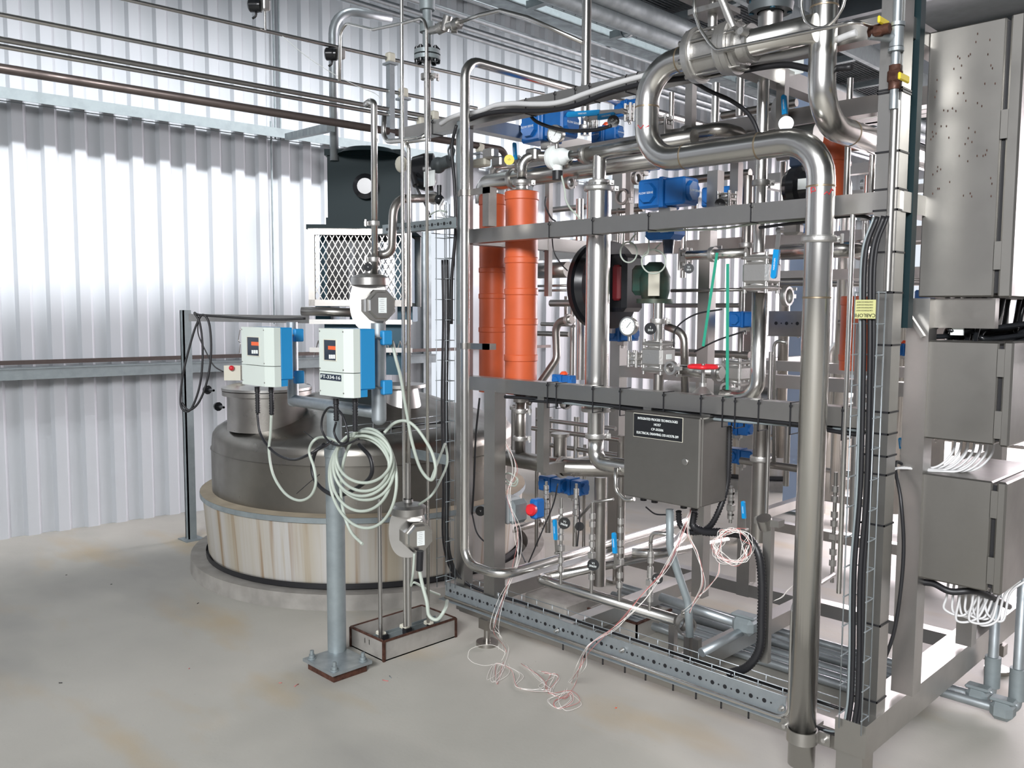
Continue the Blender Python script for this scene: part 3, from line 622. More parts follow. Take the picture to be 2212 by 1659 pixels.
# big flow instrument on the upper run
ip = P(1545, 108, y=YS); iz = P(1765, 60, y=YS).z; X = Vector((1, 0, 0)); x_ = lambda u, v=105: P(u, v, y=YS).x
ir = empty('inline_flow_sensor', (x_(1545), YS, iz-.1), 'heavy stainless inline flow sensor clamped into the upper pipe run', 'instrument')
l0 = x_(1499, 118); b = MB().lathe((l0, YS, iz), X, [(0, .047), (0, .093), (.022, .098), (.028, .098), (.03, .088), (.036, .085), (.036, .073), (.125, .073), (.125, .088), (.132, .09), (.15, .09), (.155, .094), (.175, .094), (.178, .06)], 48)
b.lathe((l0+.178, YS, iz), X, [(0, .06), (.0, .078), (.018, .08), (.02, .06), (.05, .055), (.05, .064), (.062, .064), (.062, .047)], 40); b.build('sensor_body', 'cast', ir)
b = MB(); b.cyl((l0+.075, YS, iz+.07), (l0+.075, YS, iz+.13), .017, 16); b.box((l0+.01, YS-.06, iz+.13), (l0+.15, YS+.06, iz+.148)); b.box((l0-.02, YS-.09, iz+.185), (l0+.15, YS+.06, iz+.27)); b.cyl((l0+.075, YS, iz+.148), (l0+.075, YS, iz+.19), .012, 12); b.build('sensor_neck', 'ssb', ir)
b = MB()
for k in range(8):
    t = k*math.pi/4+.4; q = Vector((l0, YS+.082*math.cos(t), iz+.082*math.sin(t))); b.cyl(q-X*.006, q+X*.21, .005, 8); b.cyl(q-X*.012, q, .010, 6)
b.build('tie_bolts', 'ssb', ir)
b = MB().cyl((l0+.19, YS-.05, iz+.05), (l0+.13, YS-.07, iz+.20), .014, 10).lathe((l0+.24, YS-.05, iz+.02), (0, -1, 0), [(0, .01), (0, .012), (.04, .012), (.04, .001)], 10); b.build('toggle_bolt', 'cast', ir)
# blind flange motor above (green bolts)
mo = P(1665, 10, y=3.1); r = empty('flanged_motor', mo, 'dark flanged drive hanging above the large polished pipe', 'motor')
MB().lathe(mo, zz, [(-.03, .05), (-.03, .08), (.0, .085), (.0, .075), (.02, .075), (.02, .09), (.05, .09), (.05, .08), (.25, .08)], 28).build('motor_body', 'deck', r); MB().lathe(mo-zz*.09, zz, [(0, .045), (.06, .045)], 24).build('motor_neck', 'ssb', r)
b = MB(); 
for k in range(4): t = k*math.pi/2+.6; b.cyl(mo+Vector((.07*math.cos(t), .07*math.sin(t), -.035)), mo+Vector((.07*math.cos(t), .07*math.sin(t), .02)), .01, 6)
b.build('green_bolts', 'teal', r)
# hanging tube loop at the top and tube to the yellow valve
Q = lambda u, v, y=2.66: P(u, v, y=y)
pipe('instrument_tube', [Q(1499, -60), Q(1500, 28), Q(1512, 62), Q(1532, 92), Q(1548, 109), Q(1700, 78), Q(1850, 47), Q(1888, 58, 2.8)], .0058, 'ss', 'thin bright tube crossing in front of the sensor to the yellow-handled valve', 'tube', bend=.03)
tag(MB().tube(spline([Q(1735, -30), Q(1731, 10), Q(1738, 40), Q(1752, 55), Q(1775, 60), Q(1800, 45), Q(1820, 15), Q(1828, -25)], 6), .005, 10, 0).build('tube_loop', 'ss'), 'small loop of bright tube hanging in front of the drop pipe', 'tube')
# yellow handled brass valves and galvanised riser beside corner post
cx0 = P(1935, 120, y=2.86).x
rr = empty('air_supply_riser', (cx0, 2.86, 2.05), 'galvanised riser with tee and two valves beside the corner post', 'pipe')
zA = lambda v: P(1935, v, y=2.86).z
b = MB().cyl((cx0, 2.86, zA(235)), (cx0, 2.86, 3.4), .0135, 16); b.build('pipe_body', 'galv', rr)
b = MB()
for v0, v1, r_ in ((102, 60, .021), (112, 104, .024), (58, 50, .024)): b.cyl((cx0, 2.86, zA(v0)), (cx0, 2.86, zA(v1)), r_, 16)
b.cyl((cx0, 2.86, zA(82)), (cx0-.06, 2.80, zA(75)), .017, 14); b.build('tee', 'galv', rr)
for i, (v, u, vv) in enumerate(((165, 1950, 165), (55, 1905, 62))):
    o = Vector((cx0, 2.86, zA(v))) if i == 0 else P(1898, 66, y=2.80)
    vb = MB().cyl(o-zz*.04, o+zz*.035, .019, 6).rbox(o, (.04, .04, .045), .008) if i == 0 else MB().cyl(o-X*.03, o+X*.035, .017, 6).rbox(o, (.035, .035, .035), .008)
    q = vb.build('brass_valve', 'rust', rr); hh_ = P(1952 if i == 0 else 1908, 168 if i == 0 else 47, y=2.80)
    k = MB().rbox((hh_.x, hh_.y, hh_.z), (.009, .075, .022), .003).build('yellow_handle', 'yellow', rr)
tag(MB().cyl((cx0+.0, 2.87, 1.72), (cx0, 2.87, zA(215)), .0125, 14).build('riser_tube', 'ssb'), 'thin grey tube running down the right side of the corner post', 'tube')
# dark green upright behind the corner post
gx = P(1962, 350, y=3.0)
tag(MB().box((gx.x-.028, 2.98, 1.60), (gx.x+.028, 3.02, 3.6)).build('green_upright', 'dkgreen'), 'dark green flat upright between the corner post and the big cabinet', 'post')
# tube E: rounded hairpin at the left of the skid
YE = 2.74
a = P(1004, 650, y=YE); zt = P(1004, 128, y=YE).z; zb = P(1004, 1218, y=YE).z; xr = P(1085, 1236, y=YE).x
pipe('tall_bent_tube', [Vector((a.x, 5.2, zt)), Vector((a.x, YE, zt)), Vector((a.x, YE, zb)), Vector((xr, YE, zb)), Vector((xr, 4.3, zb))], .0225, 'ss', 'tall polished tube rising at the left end of the skid with rounded corners', bend=.085, n=24)
for v, (u2, dz) in ((417, (1030, 0)), (747, (1030, 0))):
    zc = P(1004, v, y=YE).z; b = MB().lathe((a.x, YE, zc), zz, [(-.014, .023), (-.014, .028), (.014, .028), (.014, .023)], 20).box((a.x-.05, YE+.0, zc-.012), (a.x-.022, YE+.01, zc+.012)).box((a.x+.022, YE, zc-.014), (a.x+.16, YE+.008, zc+.014)).box((a.x+.12, YE, zc-.014 if v > 500 else zc-.16), (a.x+.16, YE+.05, zc+.014))
    tag(b.build('tube_bracket', 'ssd'), 'bent steel bracket clasping the tall bent tube %s the upper middle rail' % ('just above' if v < 500 else 'well below'), 'bracket')
# big vertical pipe u=1291
YV = 3.05; vx = P(1291, 640, y=YV); Z = lambda v, y=YV, u=1291: P(u, v, y=y).z
vr = empty('vertical_vessel_pipe', (vx.x, YV, Z(935)), 'fat polished vertical pipe in the middle of the skid', 'pipe')
MB().cyl((vx.x, YV, Z(880)), (vx.x, YV, Z(412)), .054, 32).build('pipe_body', 'ss', vr)
tri(Vector((vx.x, YV, Z(408))), zz, .056).build('clamp', 'cast', vr); tri(Vector((vx.x, YV, Z(884))), zz, .056).build('clamp', 'cast', vr)
MB().lathe((vx.x, YV, Z(405)), zz, [(0, .05), (.03, .045), (.03, .03), (Z(330)-Z(405), .03)], 24).build('reducer', 'ss', vr); MB().lathe((vx.x, YV, Z(940)), zz, [(0, .038), (Z(888)-Z(940), .038)], 24).build('lower_neck', 'ss', vr)
tri(Vector((vx.x, YV, Z(395))), zz, .036).build('clamp', 'cast', vr); tri(Vector((vx.x, YV, Z(942))), zz, .038).build('clamp', 'cast', vr)
eb = P(1345, 1008, y=YV); pipe('elbow_pipe', [Vector((vx.x, YV, Z(945))), Vector((vx.x, YV, eb.z)), Vector((eb.x+.3, YV, eb.z))], .036, 'ss', 'polished elbow curving from the fat vertical pipe behind the terminal box', bend=.085, n=24)
# upper cross pipes
tz = Z(330)
pipe('tee_pipe', [Vector((P(1255, 332, y=YV).x, YV, tz)), Vector((P(1500, 292, y=YV).x, YV, tz))], .033, 'ss', 'polished cross pipe teed onto the top of the fat vertical pipe', clamps=((0, .05),), n=24)
z2 = P(1350, 352, y=3.28).z
pipe('header_pipe', [Vector((P(1045, 410, y=3.28).x, 3.28, P(1045, 440, y=3.28).z)), Vector((P(1045, 400, y=3.28).x, 3.28, z2)), Vector((-1.6, 3.28, z2))], .046, 'ss', 'long fat header pipe crossing behind the orange pipes', bend=.13, clamps=((1, .12),), n=28)
# orange insulated pipes
def orange(u, y, v0, v1, r, rings, label, top=True):
    o = P(u, 620, y=y); z0, z1 = P(u, v1, y=y).z, P(u, v0, y=y).z; q = empty('orange_pipe', (o.x, y, z0), label, 'pipe', 'orange socketed pipes')
    MB().cyl((o.x, y, z0), (o.x, y, z1), r, 36).build('pipe_body', 'orange', q)
    for a_, b_ in rings: MB().lathe((o.x, y, P(u, b_, y=y).z), zz, [(0, r), (.004, r*1.05), (P(u, a_, y=y).z-P(u, b_, y=y).z-.004, r*1.05), (P(u, a_, y=y).z-P(u, b_, y=y).z, r)], 36).build('socket', 'orange', q)
    if top:
        MB().lathe((o.x, y, z1), zz, [(0, r*.9), (.015, r*.35), (.03, r*.35), (.03, r*.5), (.045, r*.5), (.045, r*.3)], 28).build('end_fitting', 'cast', q)
        tri(Vector((o.x, y, z1+.045)), zz, r*.45).build('clamp', 'cast', q)
    return o.x, z0, z1
ox, oz0, oz1 = orange(1126, 3.06, 415, 850, .0795, ((415, 434), (556, 570), (623, 638), (688, 702), (765, 780)), 'bright orange socketed pipe behind the left rails, front one of two')
ox2, oz02, oz12 = orange(1064, 3.30, 422, 846, .073, ((424, 445), (578, 590), (634, 646), (706, 718)), 'orange socketed pipe partly hidden behind its brighter neighbour')
orange(1786, 3.75, 262, 440, .08, ((262, 280), (352, 362)), 'upper orange pipe behind the large drop pipe at the right')
orange(1857, 4.35, 640, 800, .085, ((640, 660), (765, 780)), 'distant orange pipe seen just left of the corner post', False)
for i, (x, y, z, u) in enumerate(((ox, 3.06, oz1, 1165), (ox2, 3.30, oz12, 1112))):
    ez = z+.17 if i == 0 else z+.16
    pipe('top_elbow', [Vector((x, y, z+.05)), Vector((x, y, ez)), Vector((x+.12, y+.12, ez)), Vector((x+.12, y+.25, ez))], .024, 'ss', ['small polished elbow on top of the brighter orange pipe', 'small polished elbow on top of the hidden orange pipe'][i], bend=.06, clamps=((1, .8),))
# lower header under the orange pipe
lp = P(1130, 930, y=3.06)
pipe('drop_pipe', [Vector((ox, 3.06, oz0+.0)), Vector((ox, 3.06, P(1130, 985, y=3.06).z))], .026, 'ssd', 'short stainless leg under the brighter orange pipe', clamps=((0, .1), (0, .28), (0, .72)))
hz = P(1140, 992, y=3.10).z
pipe('lower_header', [Vector((P(1098, 985, y=3.06).x, 3.06, hz)), Vector((P(1218, 1005, y=3.06).x, 3.06, hz)), Vector((P(1300, 1012, y=3.06).x, 3.25, hz)), Vector((P(1420, 1012, y=3.3).x, 3.30, hz))], .041, 'ssd', 'fat stainless header curving low behind the terminal box', bend=.12, clamps=((0, .98),), n=28)
MB().lathe((P(1198, 960, y=3.1).x, 3.14, hz+.03), zz, [(0, .032), (.1, .032), (.1, .045), (.115, .045), (.115, .001)], 24).build('capped_stub', 'ssd'); tag(D.objects['capped_stub'], 'capped stub rising from the low fat header', 'fitting')
# low pipes inside the base
YL = 2.99; za = P(1300, 1292, y=YL).z
pipe('low_cross_pipe', [Vector((P(1166, 1248, y=YL).x, 4.1, za)), Vector((P(1166, 1248, y=YL).x, YL, za)), Vector((P(1462, 1340, y=YL).x, YL, za))], .0255, 'ss', 'polished pipe lying low across the base and ending in an open clamp', bend=.03, n=24)
e = Vector((P(1478, 1345, y=YL).x, YL, za)); r = empty('open_clamp', e, 'open hinged clamp on the end of the low cross pipe', 'clamp')
MB().lathe(e-X*.02, X, [(0, .026), (0, .034), (.02, .04), (.02, .034)], 24).build('ferrule', 'ssb', r); MB().lathe(e+X*.02-Vector((0, .02, 0)), (1, -.6, 0), [(0, .034), (0, .042), (.016, .042), (.016, .034), (0, .034)], 28).cbox(e+Vector((.02, -.03, .05)), (.02, .02, .03)).cyl(e+Vector((.02, -.05, .055)), e+Vector((.02, 0, .055)), .005, 8).build('clamp_ring', 'ssb', r)
# thin tube running in front of the channel
YT = 2.80; zf = P(1300, 1395, y=YT).z; zf = P(1690, 1551, y=YT).z
pipe('front_tube', [Vector((P(962, 1290, y=YT).x, YT, zf)), Vector((P(1705, 1555, y=YT).x, YT, zf)), Vector((P(1705, 1555, y=YT).x, YT, P(1715, 1300, y=YT).z)), Vector((P(1705, 1555, y=YT).x+.03, YT+.25, P(1715, 1300, y=YT).z+.05))], .0085, 'ss', 'thin bright tube along the bottom channel turning up beside the big pipe', 'tube', bend=.05)
# ================= enclosures =================
def slabs(b, x0, x1, y0, y1, z0, z1): return b.box((x0, y0, z0), (x1, y1, z1))
xb0 = P(1347, 980, y=2.79).x; xb1 = P(1511, 980, y=2.79).x; yb0 = 2.79; yb1 = P(1573, 980, x=xb1).y
zb1 = P(1347, 886, y=yb0).z; zb0 = P(1511, 1101, y=yb0).z
tb = empty('terminal_box', ((xb0+xb1)/2, (yb0+yb1)/2, zb0), 'stainless terminal box with black engraved nameplate hung below the lower middle rail', 'enclosure')
MB().rbox(((xb0+xb1)/2, (yb0+.022+yb1)/2, (zb0+zb1)/2), (xb1-xb0-.004, yb1-yb0-.022, zb1-zb0-.006), .004).build('body', 'sheet', tb)
dr = MB().rbox(((xb0+xb1)/2, yb0+.009, (zb0+zb1)/2), (xb1-xb0, .018, zb1-zb0), .005).build('door', 'sheet', tb)
lk = P(1480, 998, y=yb0-.001); MB().lathe(lk, (0, -1, 0), [(0, .013), (.003, .013), (.004, .011), (.004, .001)], 20).build('lock', 'ssb', dr); 
n0 = P(1369, 922, y=yb0-.002); n1 = P(1474, 925, y=yb0-.002); zc = (P(1421, 898, y=yb0).z+P(1421, 948, y=yb0).z)/2; hh_ = P(1421, 898, y=yb0).z-P(1421, 948, y=yb0).z; nx_ = (n0.x+n1.x)/2
pn = MB().box((n0.x-.002, yb0-.0015, zc-hh_/2-.002), (n1.x+.002, yb0-.0005, zc+hh_/2+.002)).build('plate_border', 'cream', dr)
pn2 = MB().box((n0.x, yb0-.003, zc-hh_/2), (n1.x, yb0-.0015, zc+hh_/2)).build('nameplate', 'blackg', dr)
for k, s_ in enumerate(('INTEGRATED PROCESS TECHNOLOGIES', 'HO57', 'CP-35506', 'ELECTRICAL DRAWING: DD-HO57B-209')):
    t = text(s_, (nx_, yb0-.0035, zc+hh_*(.31-.21*k)), X, zz, hh_*.15, 'paper', dr, fit=(n1.x-n0.x)*(.82, .14, .25, .86)[k])
MB().box((xb0+.02, FYF-.02, zb1-.01), (xb0+.06, FYF+.02, 1.27)).build('hanger', 'ssb', tb); MB().box((xb1-.06, FYF-.02, zb1-.01), (xb1-.02, FYF+.02, 1.27)).build('hanger', 'ssb', tb)
for u, v in ((1390, 1088), (1414, 1092), (1477, 1104), (1500, 1108)):
    p = P(u, v, y=2.9); MB().cyl((p.x, 2.9, zb0), (p.x, 2.9, zb0-.035), .014, 12).build('cable_gland', 'black', tb)
def cabinet(name, uL, uR, vT, vB, y0, y1, label, doorT=.035, hinges=(.2, .8)):
    xa = P(uL, (vT+vB)/2, y=y0).x; xb = P(uR, (vT+vB)/2, y=y0).x; zt = P(uR, vT, y=y0).z; zb = P(uR, vB, y=y0).z
    r = empty(name, ((xa+xb)/2, (y0+y1)/2, zb), label, 'enclosure'); MB().rbox(((xa+xb)/2, (y0+y1)/2, (zt+zb)/2), (xb-xa, y1-y0, zt-zb), .005).build('body', 'sheet', r)
    MB().box((xb, y0+.012, zb+.012), (xb+.014, y1-.012, zt-.012)).build('door_seal', 'black', r)
    d = MB().rbox((xb+.014+doorT/2, (y0+y1)/2, (zt+zb)/2), (doorT, y1-y0+.01, zt-zb+.006), .006).build('door', 'sheet', r)
    for h in hinges: MB().box((xb-.002, y0-.004, zb+(zt-zb)*h-.045), (xb+.020, y0+.002, zb+(zt-zb)*h+.045)).build('hinge', 'sheet', d)
    return r, xa, xb, zb, zt
c1, *_ = cabinet('control_cabinet', 1996, 2160, 38, 641, 3.10, 3.95, 'large stainless control cabinet speckled with drips at the upper right', .04, (.15, .62))
c2, xa2, xb2, zb2, zt2 = cabinet('junction_box', 1998, 2153, 739, 962, 3.10, 3.60, 'stainless junction box in the middle of the right column of enclosures', .03)
c3, xa3, xb3, zb3, zt3 = cabinet('junction_box', 1986, 2138, 1040, 1280, 3.10, 3.60, 'stainless junction box at the bottom of the right column of enclosures', .03)
for r, zc_, zt_ in ((c1, 0, 0),): pass
b = MB()
for i in range(60):
    b.sphere((P(2010+random.random()*140, 300, y=3.097).x, 3.098, 2.0+random.random()*.55), .0018, 6, (1, .3, 2.2))
b.build('drip_marks', 'rust', c1)
# black cable mass below the cabinet
for i in range(30):
    x = -1.10+random.random()*.26; y = 3.2+random.random()*.6; zt_ = 1.71; d = .12+.1*random.random()
    cable('black_cable', [Vector((x, y, zt_)), Vector((x-.01, y-.02, zt_-d*.6)), Vector((x+.05*random.random()-.03, y-.08, zt_-d)), Vector((x+.15, y+.1, zt_-d*.8)), Vector((x+.3, y+.3, zt_-d*.5))], .009, 'blackg', 'black cable looping in the dense bunch under the big control cabinet', group='black cables under the big cabinet')
tag(MB().box((-1.16, 3.13, 1.60), (-.9, 3.17, 1.70)).build('cabinet_bracket', 'ssd'), 'dark steel bracket plate under the big control cabinet', 'bracket')
tag(MB().cbox(P(2068, 708, y=3.15), (.04, .01, .05)).build('white_tag', 'paper'), 'small white tag hanging among black cables above the middle junction box', 'tag')
tag(MB().beam(P(1966, 684, y=3.05), P(1995, 728, y=3.05), .02, .012).build('brace_strut', 'ssb'), 'short bright slanting brace under the dark green upright', 'bracket')
# white cables under the junction boxes
for j, (zb_, n_) in enumerate(((zb2, 9), (zb3, 9))):
    for i in range(n_):
        x = -1.03+i*.014; y = 3.22+.02*(i % 3); L = Vector
        if j == 0: pts = [L((x, y, zb_)), L((x-.01, y, zb_-.06)), L((x-.05, y-.03, zb_-.11)), L((x-.12, y-.06, zb_-.12)), L((-1.16-.002*i, 3.02, zb_-.11)), L((-1.22, 2.98, zb_-.2))]
        else: pts = [L((x, y, zb_)), L((x-.005, y, zb_-.08)), L((x+.01*(i % 3)-.01, y, zb_-.13-.01*(i % 4))), L((x+.05, y+.02, zb_-.14)), L((x+.09-.004*i, y+.05, zb_-.05)), L((x+.1, y+.08, zb_))]
        cable('white_cable', pts, .0042, 'cablew', ('white cable sagging between the middle and bottom junction boxes', 'white cable looping beneath the bottom junction box')[j], group=('white cables below the middle junction box', 'white cables below the bottom junction box')[j])
cable('black_hose', [Vector((-1.13, 3.12, 1.10)), Vector((-1.17, 3.06, 1.13)), P(1946, 1080, y=3.0), P(1952, 1180, y=3.0), P(1945, 1280, y=3.0), P(1930, 1370, y=3.0), P(1905, 1440, y=3.0), P(1896, 1478, y=3.0)], .0065, 'black', 'loose black cable hanging down between corner post and panel post')
cable('black_hose', [Vector((-1.12, 3.15, zb3)), Vector((-1.12, 3.15, zb3-.03)), Vector((-1.06, 3.15, zb3-.025)), Vector((-1.0, 3.15, zb3-.04)), Vector((-.93, 3.2, zb3-.035)), Vector((-.90, 3.4, zb3-.12)), Vector((-.95, 3.6, zb3-.18)), Vector((-1.12, 3.7, zb3-.15))], .012, 'black', 'thick black hose draped under the bottom junction box')
# conduits with elbows at the right edge
for i, (u, ub, vb) in enumerate(((2175, 2120, 1470), (2205, 2160, 1500))):
    a = P(u, 1300, x=-.86); y = a.y; x = -.86+.0
    pts = [Vector((-.9, y, 1.2)), Vector((-.9, y, .12)), ]
    r = empty('floor_conduit', (-.9, y, 0), ['galvanised conduit dropping to a floor elbow by the right edge, nearer the skid', 'galvanised conduit dropping to a floor elbow by the right edge, outer one'][i], 'conduit', 'floor conduits at the right')
    xv = -1.10+.11*i; yv = 3.88-.06*i; r.location = (xv, yv, 0); WPOS[r.name] = Vector((xv, yv, 0))
    MB().tube([Vector((-3.0, yv, .05)), Vector((xv, yv, .05)), Vector((xv+.03, yv+.05, .06)), Vector((xv+.03, yv+.05, .95))], .02, 14, .02).build('pipe_body', 'galv', r)
    MB().cyl((xv+.03, yv+.05, .09), (xv+.03, yv+.05, .22), .031, 16).build('coupling', 'galvp', r)
    MB().rbox((xv, yv-.02, .06), (.085, .085, .075), .02).rbox((xv, yv-.02, .10), (.095, .06, .015), .007).build('elbow_fitting', 'galvp', r)
for i in range(4):
    y = 3.60+i*.07 if i < 3 else 4.0; tag(MB().cyl((-3.1, y, .04), (-1.35, y, .04), .0205, 14).build('floor_conduit', 'galv'), 'galvanised conduit lying along the floor beneath the skid', 'conduit', 'floor conduits under the skid')
# grey conduits and tee inside the base
pipe('base_conduit', [P(1428, 1290, y=3.2), P(1590, 1345, y=3.2)], .02, 'galv', 'speckled galvanised conduit running into a tee box in the skid base', 'conduit')
tq = P(1610, 1350, y=3.2); MB().rbox(tq, (.1, .08, .075), .02).rbox(tq+zz*.042, (.11, .06, .012), .005).build('conduit_tee', 'galvp'); tag(D.objects['conduit_tee'], 'grey cast conduit tee with a bolted cover in the skid base', 'fitting')
pipe('base_conduit', [tq-zz*.02, P(1515, 1410, y=2.95)], .018, 'galv', 'galvanised conduit leaving the tee box towards the front', 'conduit')
pipe('grey_flex_hose', [P(1447, 1100, y=2.9), P(1447, 1180, y=2.9), P(1462, 1230, y=2.92), P(1486, 1300, y=2.95), P(1490, 1375, y=2.95)], .016, 'galvp', 'grey rubber hose dropping from the terminal box to the base', 'hose', bend=.12)
for i, (u, v0, v1) in enumerate(((1453, 1345, 1415), (1486, 1375, 1425), (1505, 1390, 1430))):
    p = P(u, v1, z=.2); p0 = P(u, v0, y=p.y); MB().box((p.x-.014, p.y-.014, .195), (p.x+.014, p.y+.014, max(p0.z, .3))).build('pipe_stub_support', 'ssd'); tag(D.objects['pipe_stub_support' if i == 0 else 'pipe_stub_support.00%d' % i], ['small upright holding the open clamp', 'small upright under the grey rubber hose', 'short rounded upright next to the grey hose foot'][i], 'post')
# black ribbed conduit
cable('ribbed_conduit', [P(1500, 1105, y=2.95), P(1497, 1135, y=2.95), P(1520, 1148, y=2.95), P(1560, 1150, y=2.95), P(1610, 1158, y=2.93), P(1638, 1195, y=2.92), P(1646, 1260, y=2.92), P(1645, 1330, y=2.92), P(1641, 1400, y=2.92), P(1615, 1440, y=2.92), P(1575, 1455, y=2.95)], .0155, 'black', 'thick black ribbed conduit curving down beside the slotted upright', rib=.006, n=12)
cable('ribbed_conduit', [P(1576, 920, y=3.0), P(1574, 1000, y=3.0), P(1570, 1050, y=3.0), P(1552, 1105, y=2.97), P(1530, 1140, y=2.97), P(1495, 1150, y=2.97), P(1470, 1135, y=2.97), P(1466, 1105, y=2.95)], .0115, 'black', 'black ribbed conduit behind the right side of the terminal box', rib=.006, n=12)
up_ = P(1652, 1330, y=2.95); tag(MB().box((up_.x-.012, 2.94, P(1652, 1430, y=2.95).z), (up_.x+.022, 2.965, P(1652, 1130, y=2.95).z)).box((up_.x-.045, 2.93, P(1652, 1132, y=2.95).z), (up_.x+.055, 2.975, P(1652, 1118, y=2.95).z)).cyl((up_.x-.005, 2.95, P(1652, 1138, y=2.95).z), (up_.x-.005, 2.93, P(1652, 1122, y=2.95).z+.01), .028, 12).build('slotted_upright', 'ssb'), 'flat upright topped by an open pipe clamp beside the ribbed conduit', 'post')
# ================= transmitters on the post =================
xp, yp = -3.405, 2.25
po = empty('mounting_post', (xp, yp, 0), 'galvanised floor post on a bolted base plate carrying two transmitters', 'post')
zpt = P(718, 890, y=yp).z
MB().cyl((xp, yp, .045), (xp, yp, P(722, 978, y=yp).z), .0435, 28).build('pole', 'galvp', po)
MB().cyl((xp, yp, P(722, 985, y=yp).z), (xp, yp, P(722, 968, y=yp).z), .048, 28).cyl((xp, yp, P(722, 968, y=yp).z), (xp, yp, zpt), .034, 24).build('collar', 'galvp', po)
c0 = P(654, 1422, z=.05); c1_ = P(713, 1458, z=.05); c2_ = P(800, 1425, z=.05)
MB().box((c0.x, c0.y, .036), (c1_.x, c2_.y, .05)).build('base_plate', 'galv', po); MB().box((c0.x+.02, c0.y+.015, .001), (c1_.x-.015, c2_.y-.02, .036)).build('grout_pad', 'rust', po)
for x, y in ((c0.x+.03, c0.y+.03), (c1_.x-.03, c0.y+.03), (c1_.x-.03, c2_.y-.03), (c0.x+.03, c2_.y-.03)):
    MB().cyl((x, y, .05), (x, y, .054), .02, 14).cyl((x, y, .054), (x, y, .068), .015, 6).cyl((x, y, .068), (x, y, .088), .009, 10).build('anchor_bolt', 'galvp', po)
zarm = P(720, 868, y=yp).z; xA = P(632, 780, y=yp).x; xB = P(818, 800, y=yp).x
MB().tube([Vector((xA, yp, zarm-.02)), Vector((xB, yp, zarm-.02))], .028, 20).build('cross_arm', 'galv', po)
for x, v0, v1, r_ in ((xA, 698, 872, .027), (xB, 696, 888, .032)): 
    zt_ = P(720, v0, y=yp).z; z0_ = zarm-.03 if x == xA else zarm-.05; MB().cyl((x, yp, z0_), (x, yp, zt_), r_, 22).sphere((x, yp, z0_), r_, 12, (1, 1, .8)).build('riser', 'galv', po)
def transmitter(uL, uC, uR, uB, vT, vB, vS, win, rd, bt, y0, label, tagtext=None, vtag=None):
    x0 = P(uL, 780, y=y0).x; xc = P(uC, 780, y=y0).x; x1 = P(uR, 780, y=y0+.02).x; zt = P(uL, vT, y=y0).z; zb = P(uR, vB, y=y0).z; yb_ = min(P(uB, 780, x=x1).y, yp-.03)
    r = empty('flow_transmitter', ((x0+x1)/2, (y0+yb_)/2, zb), label, 'transmitter', 'blue and white transmitters on the post'); zs = P(uC, vS, y=y0).z
    def shell(z0, z1, nm): return MB().poly([(x0, y0+.004, z0), (x0+.006, y0, z0), (xc, y0, z0), (x1, y0+.022, z0), (x1, y0+.055, z0), (x0, y0+.055, z0)][::-1], (0, 0, z1-z0)).build(nm, 'white', r)
    cv = shell(zs+.0015, zt, 'display_cover'); shell(zb, zs-.0015, 'terminal_cover')
    MB().rbox(((x0+x1)/2, (y0+.055+yb_)/2, (zt+zb)/2+.015), (x1-x0-.002, yb_-y0-.055, zt-zb-.03), .005).box((x0+.003, y0+.05, zb+.001), (x1-.001, y0+.09, zb+.03)).build('blue_housing', 'lblue', r)
    f = lambda u, v: P(u, v, y=y0-.001)
    a = f(win[0], win[1]); c = f(win[2], win[3]); b = MB()
    for q in ((a.x-.003, a.x, c.z-.003, a.z+.003), (c.x, c.x+.003, c.z-.003, a.z+.003), (a.x, c.x, a.z, a.z+.003), (a.x, c.x, c.z-.003, c.z)): b.box((q[0], y0-.003, q[2]), (q[1], y0+.001, q[3]))
    b.build('window_bezel', 'cream', cv); MB().box((a.x, y0-.0012, c.z), (c.x, y0-.0002, a.z)).build('window', 'lens', cv)
    a = f(rd[0], rd[1]); c = f(rd[2], rd[3]); MB().box((a.x, y0-.002, c.z), (c.x, y0-.0012, a.z)).build('readout', 'led', cv)
    for k in range(3):
        w_ = (bt[2]-bt[0])/3; a = f(bt[0]+k*w_, bt[1]); c = f(bt[0]+(k+.8)*w_, bt[3]); MB().box((a.x, y0-.0025, c.z), (c.x, y0-.0012, a.z)).build('key', 'paper', cv)
    for q in ((x0+.012, zt-.012), (xc-.002, zt-.012), (x0+.012, zs+.012), (xc-.002, zs+.012), (xc-.002, zb+.018), (x0+.012, zb+.018)): MB().cyl((q[0], y0-.001, q[1]), (q[0], y0+.003, q[1]), .0035, 10).build('screw', 'ssd', cv)
    if tagtext:
        a = f(vtag[0], vtag[1]); c = f(vtag[2], vtag[3]); tp = MB().box((a.x, y0-.002, c.z), (c.x, y0-.0002, a.z)).build('tag_plate', 'lens', r); text(tagtext, ((a.x+c.x)/2, y0-.0025, (a.z+c.z)/2), X, zz, (a.z-c.z)*.8, 'paper', tp, fit=(c.x-a.x)*.93)
    return r, x0, x1, zb, zt, yb_
y0 = 2.03
t1, a0, a1, azb, azt, ayb = transmitter(521, 571, 592, 634, 706, 838, 791, (534, 728, 560, 769), (543, 738, 559, 747), (544, 756, 558, 764), y0, 'unlabelled blue and white flow transmitter, further from the skid')
t2, b0, b1, bzb, bzt, byb = transmitter(688, 742, 763, 812, 709, 862, 806, (700, 734, 726, 779), (709, 747, 725, 756), (711, 766, 725, 775), y0, 'blue and white flow transmitter tagged FT-334-16', 'FT-334-16', (692, 806, 737, 824))
for tr_, x, za_, zc_ in ((t1, xA, azt, azb), (t2, xB, bzt, bzb)):
    for z_ in (za_-.03, zc_+.04):
        MB().rbox((x+.055, yp-.0, z_-.01), (.028, .05, .062), .005).build('mounting_clamp', 'lblue', tr_); MB().cyl((x-.03, yp-.03, z_-.01), (x+.06, yp-.03, z_-.01), .004, 8).build('u_bolt', 'ssb', tr_)
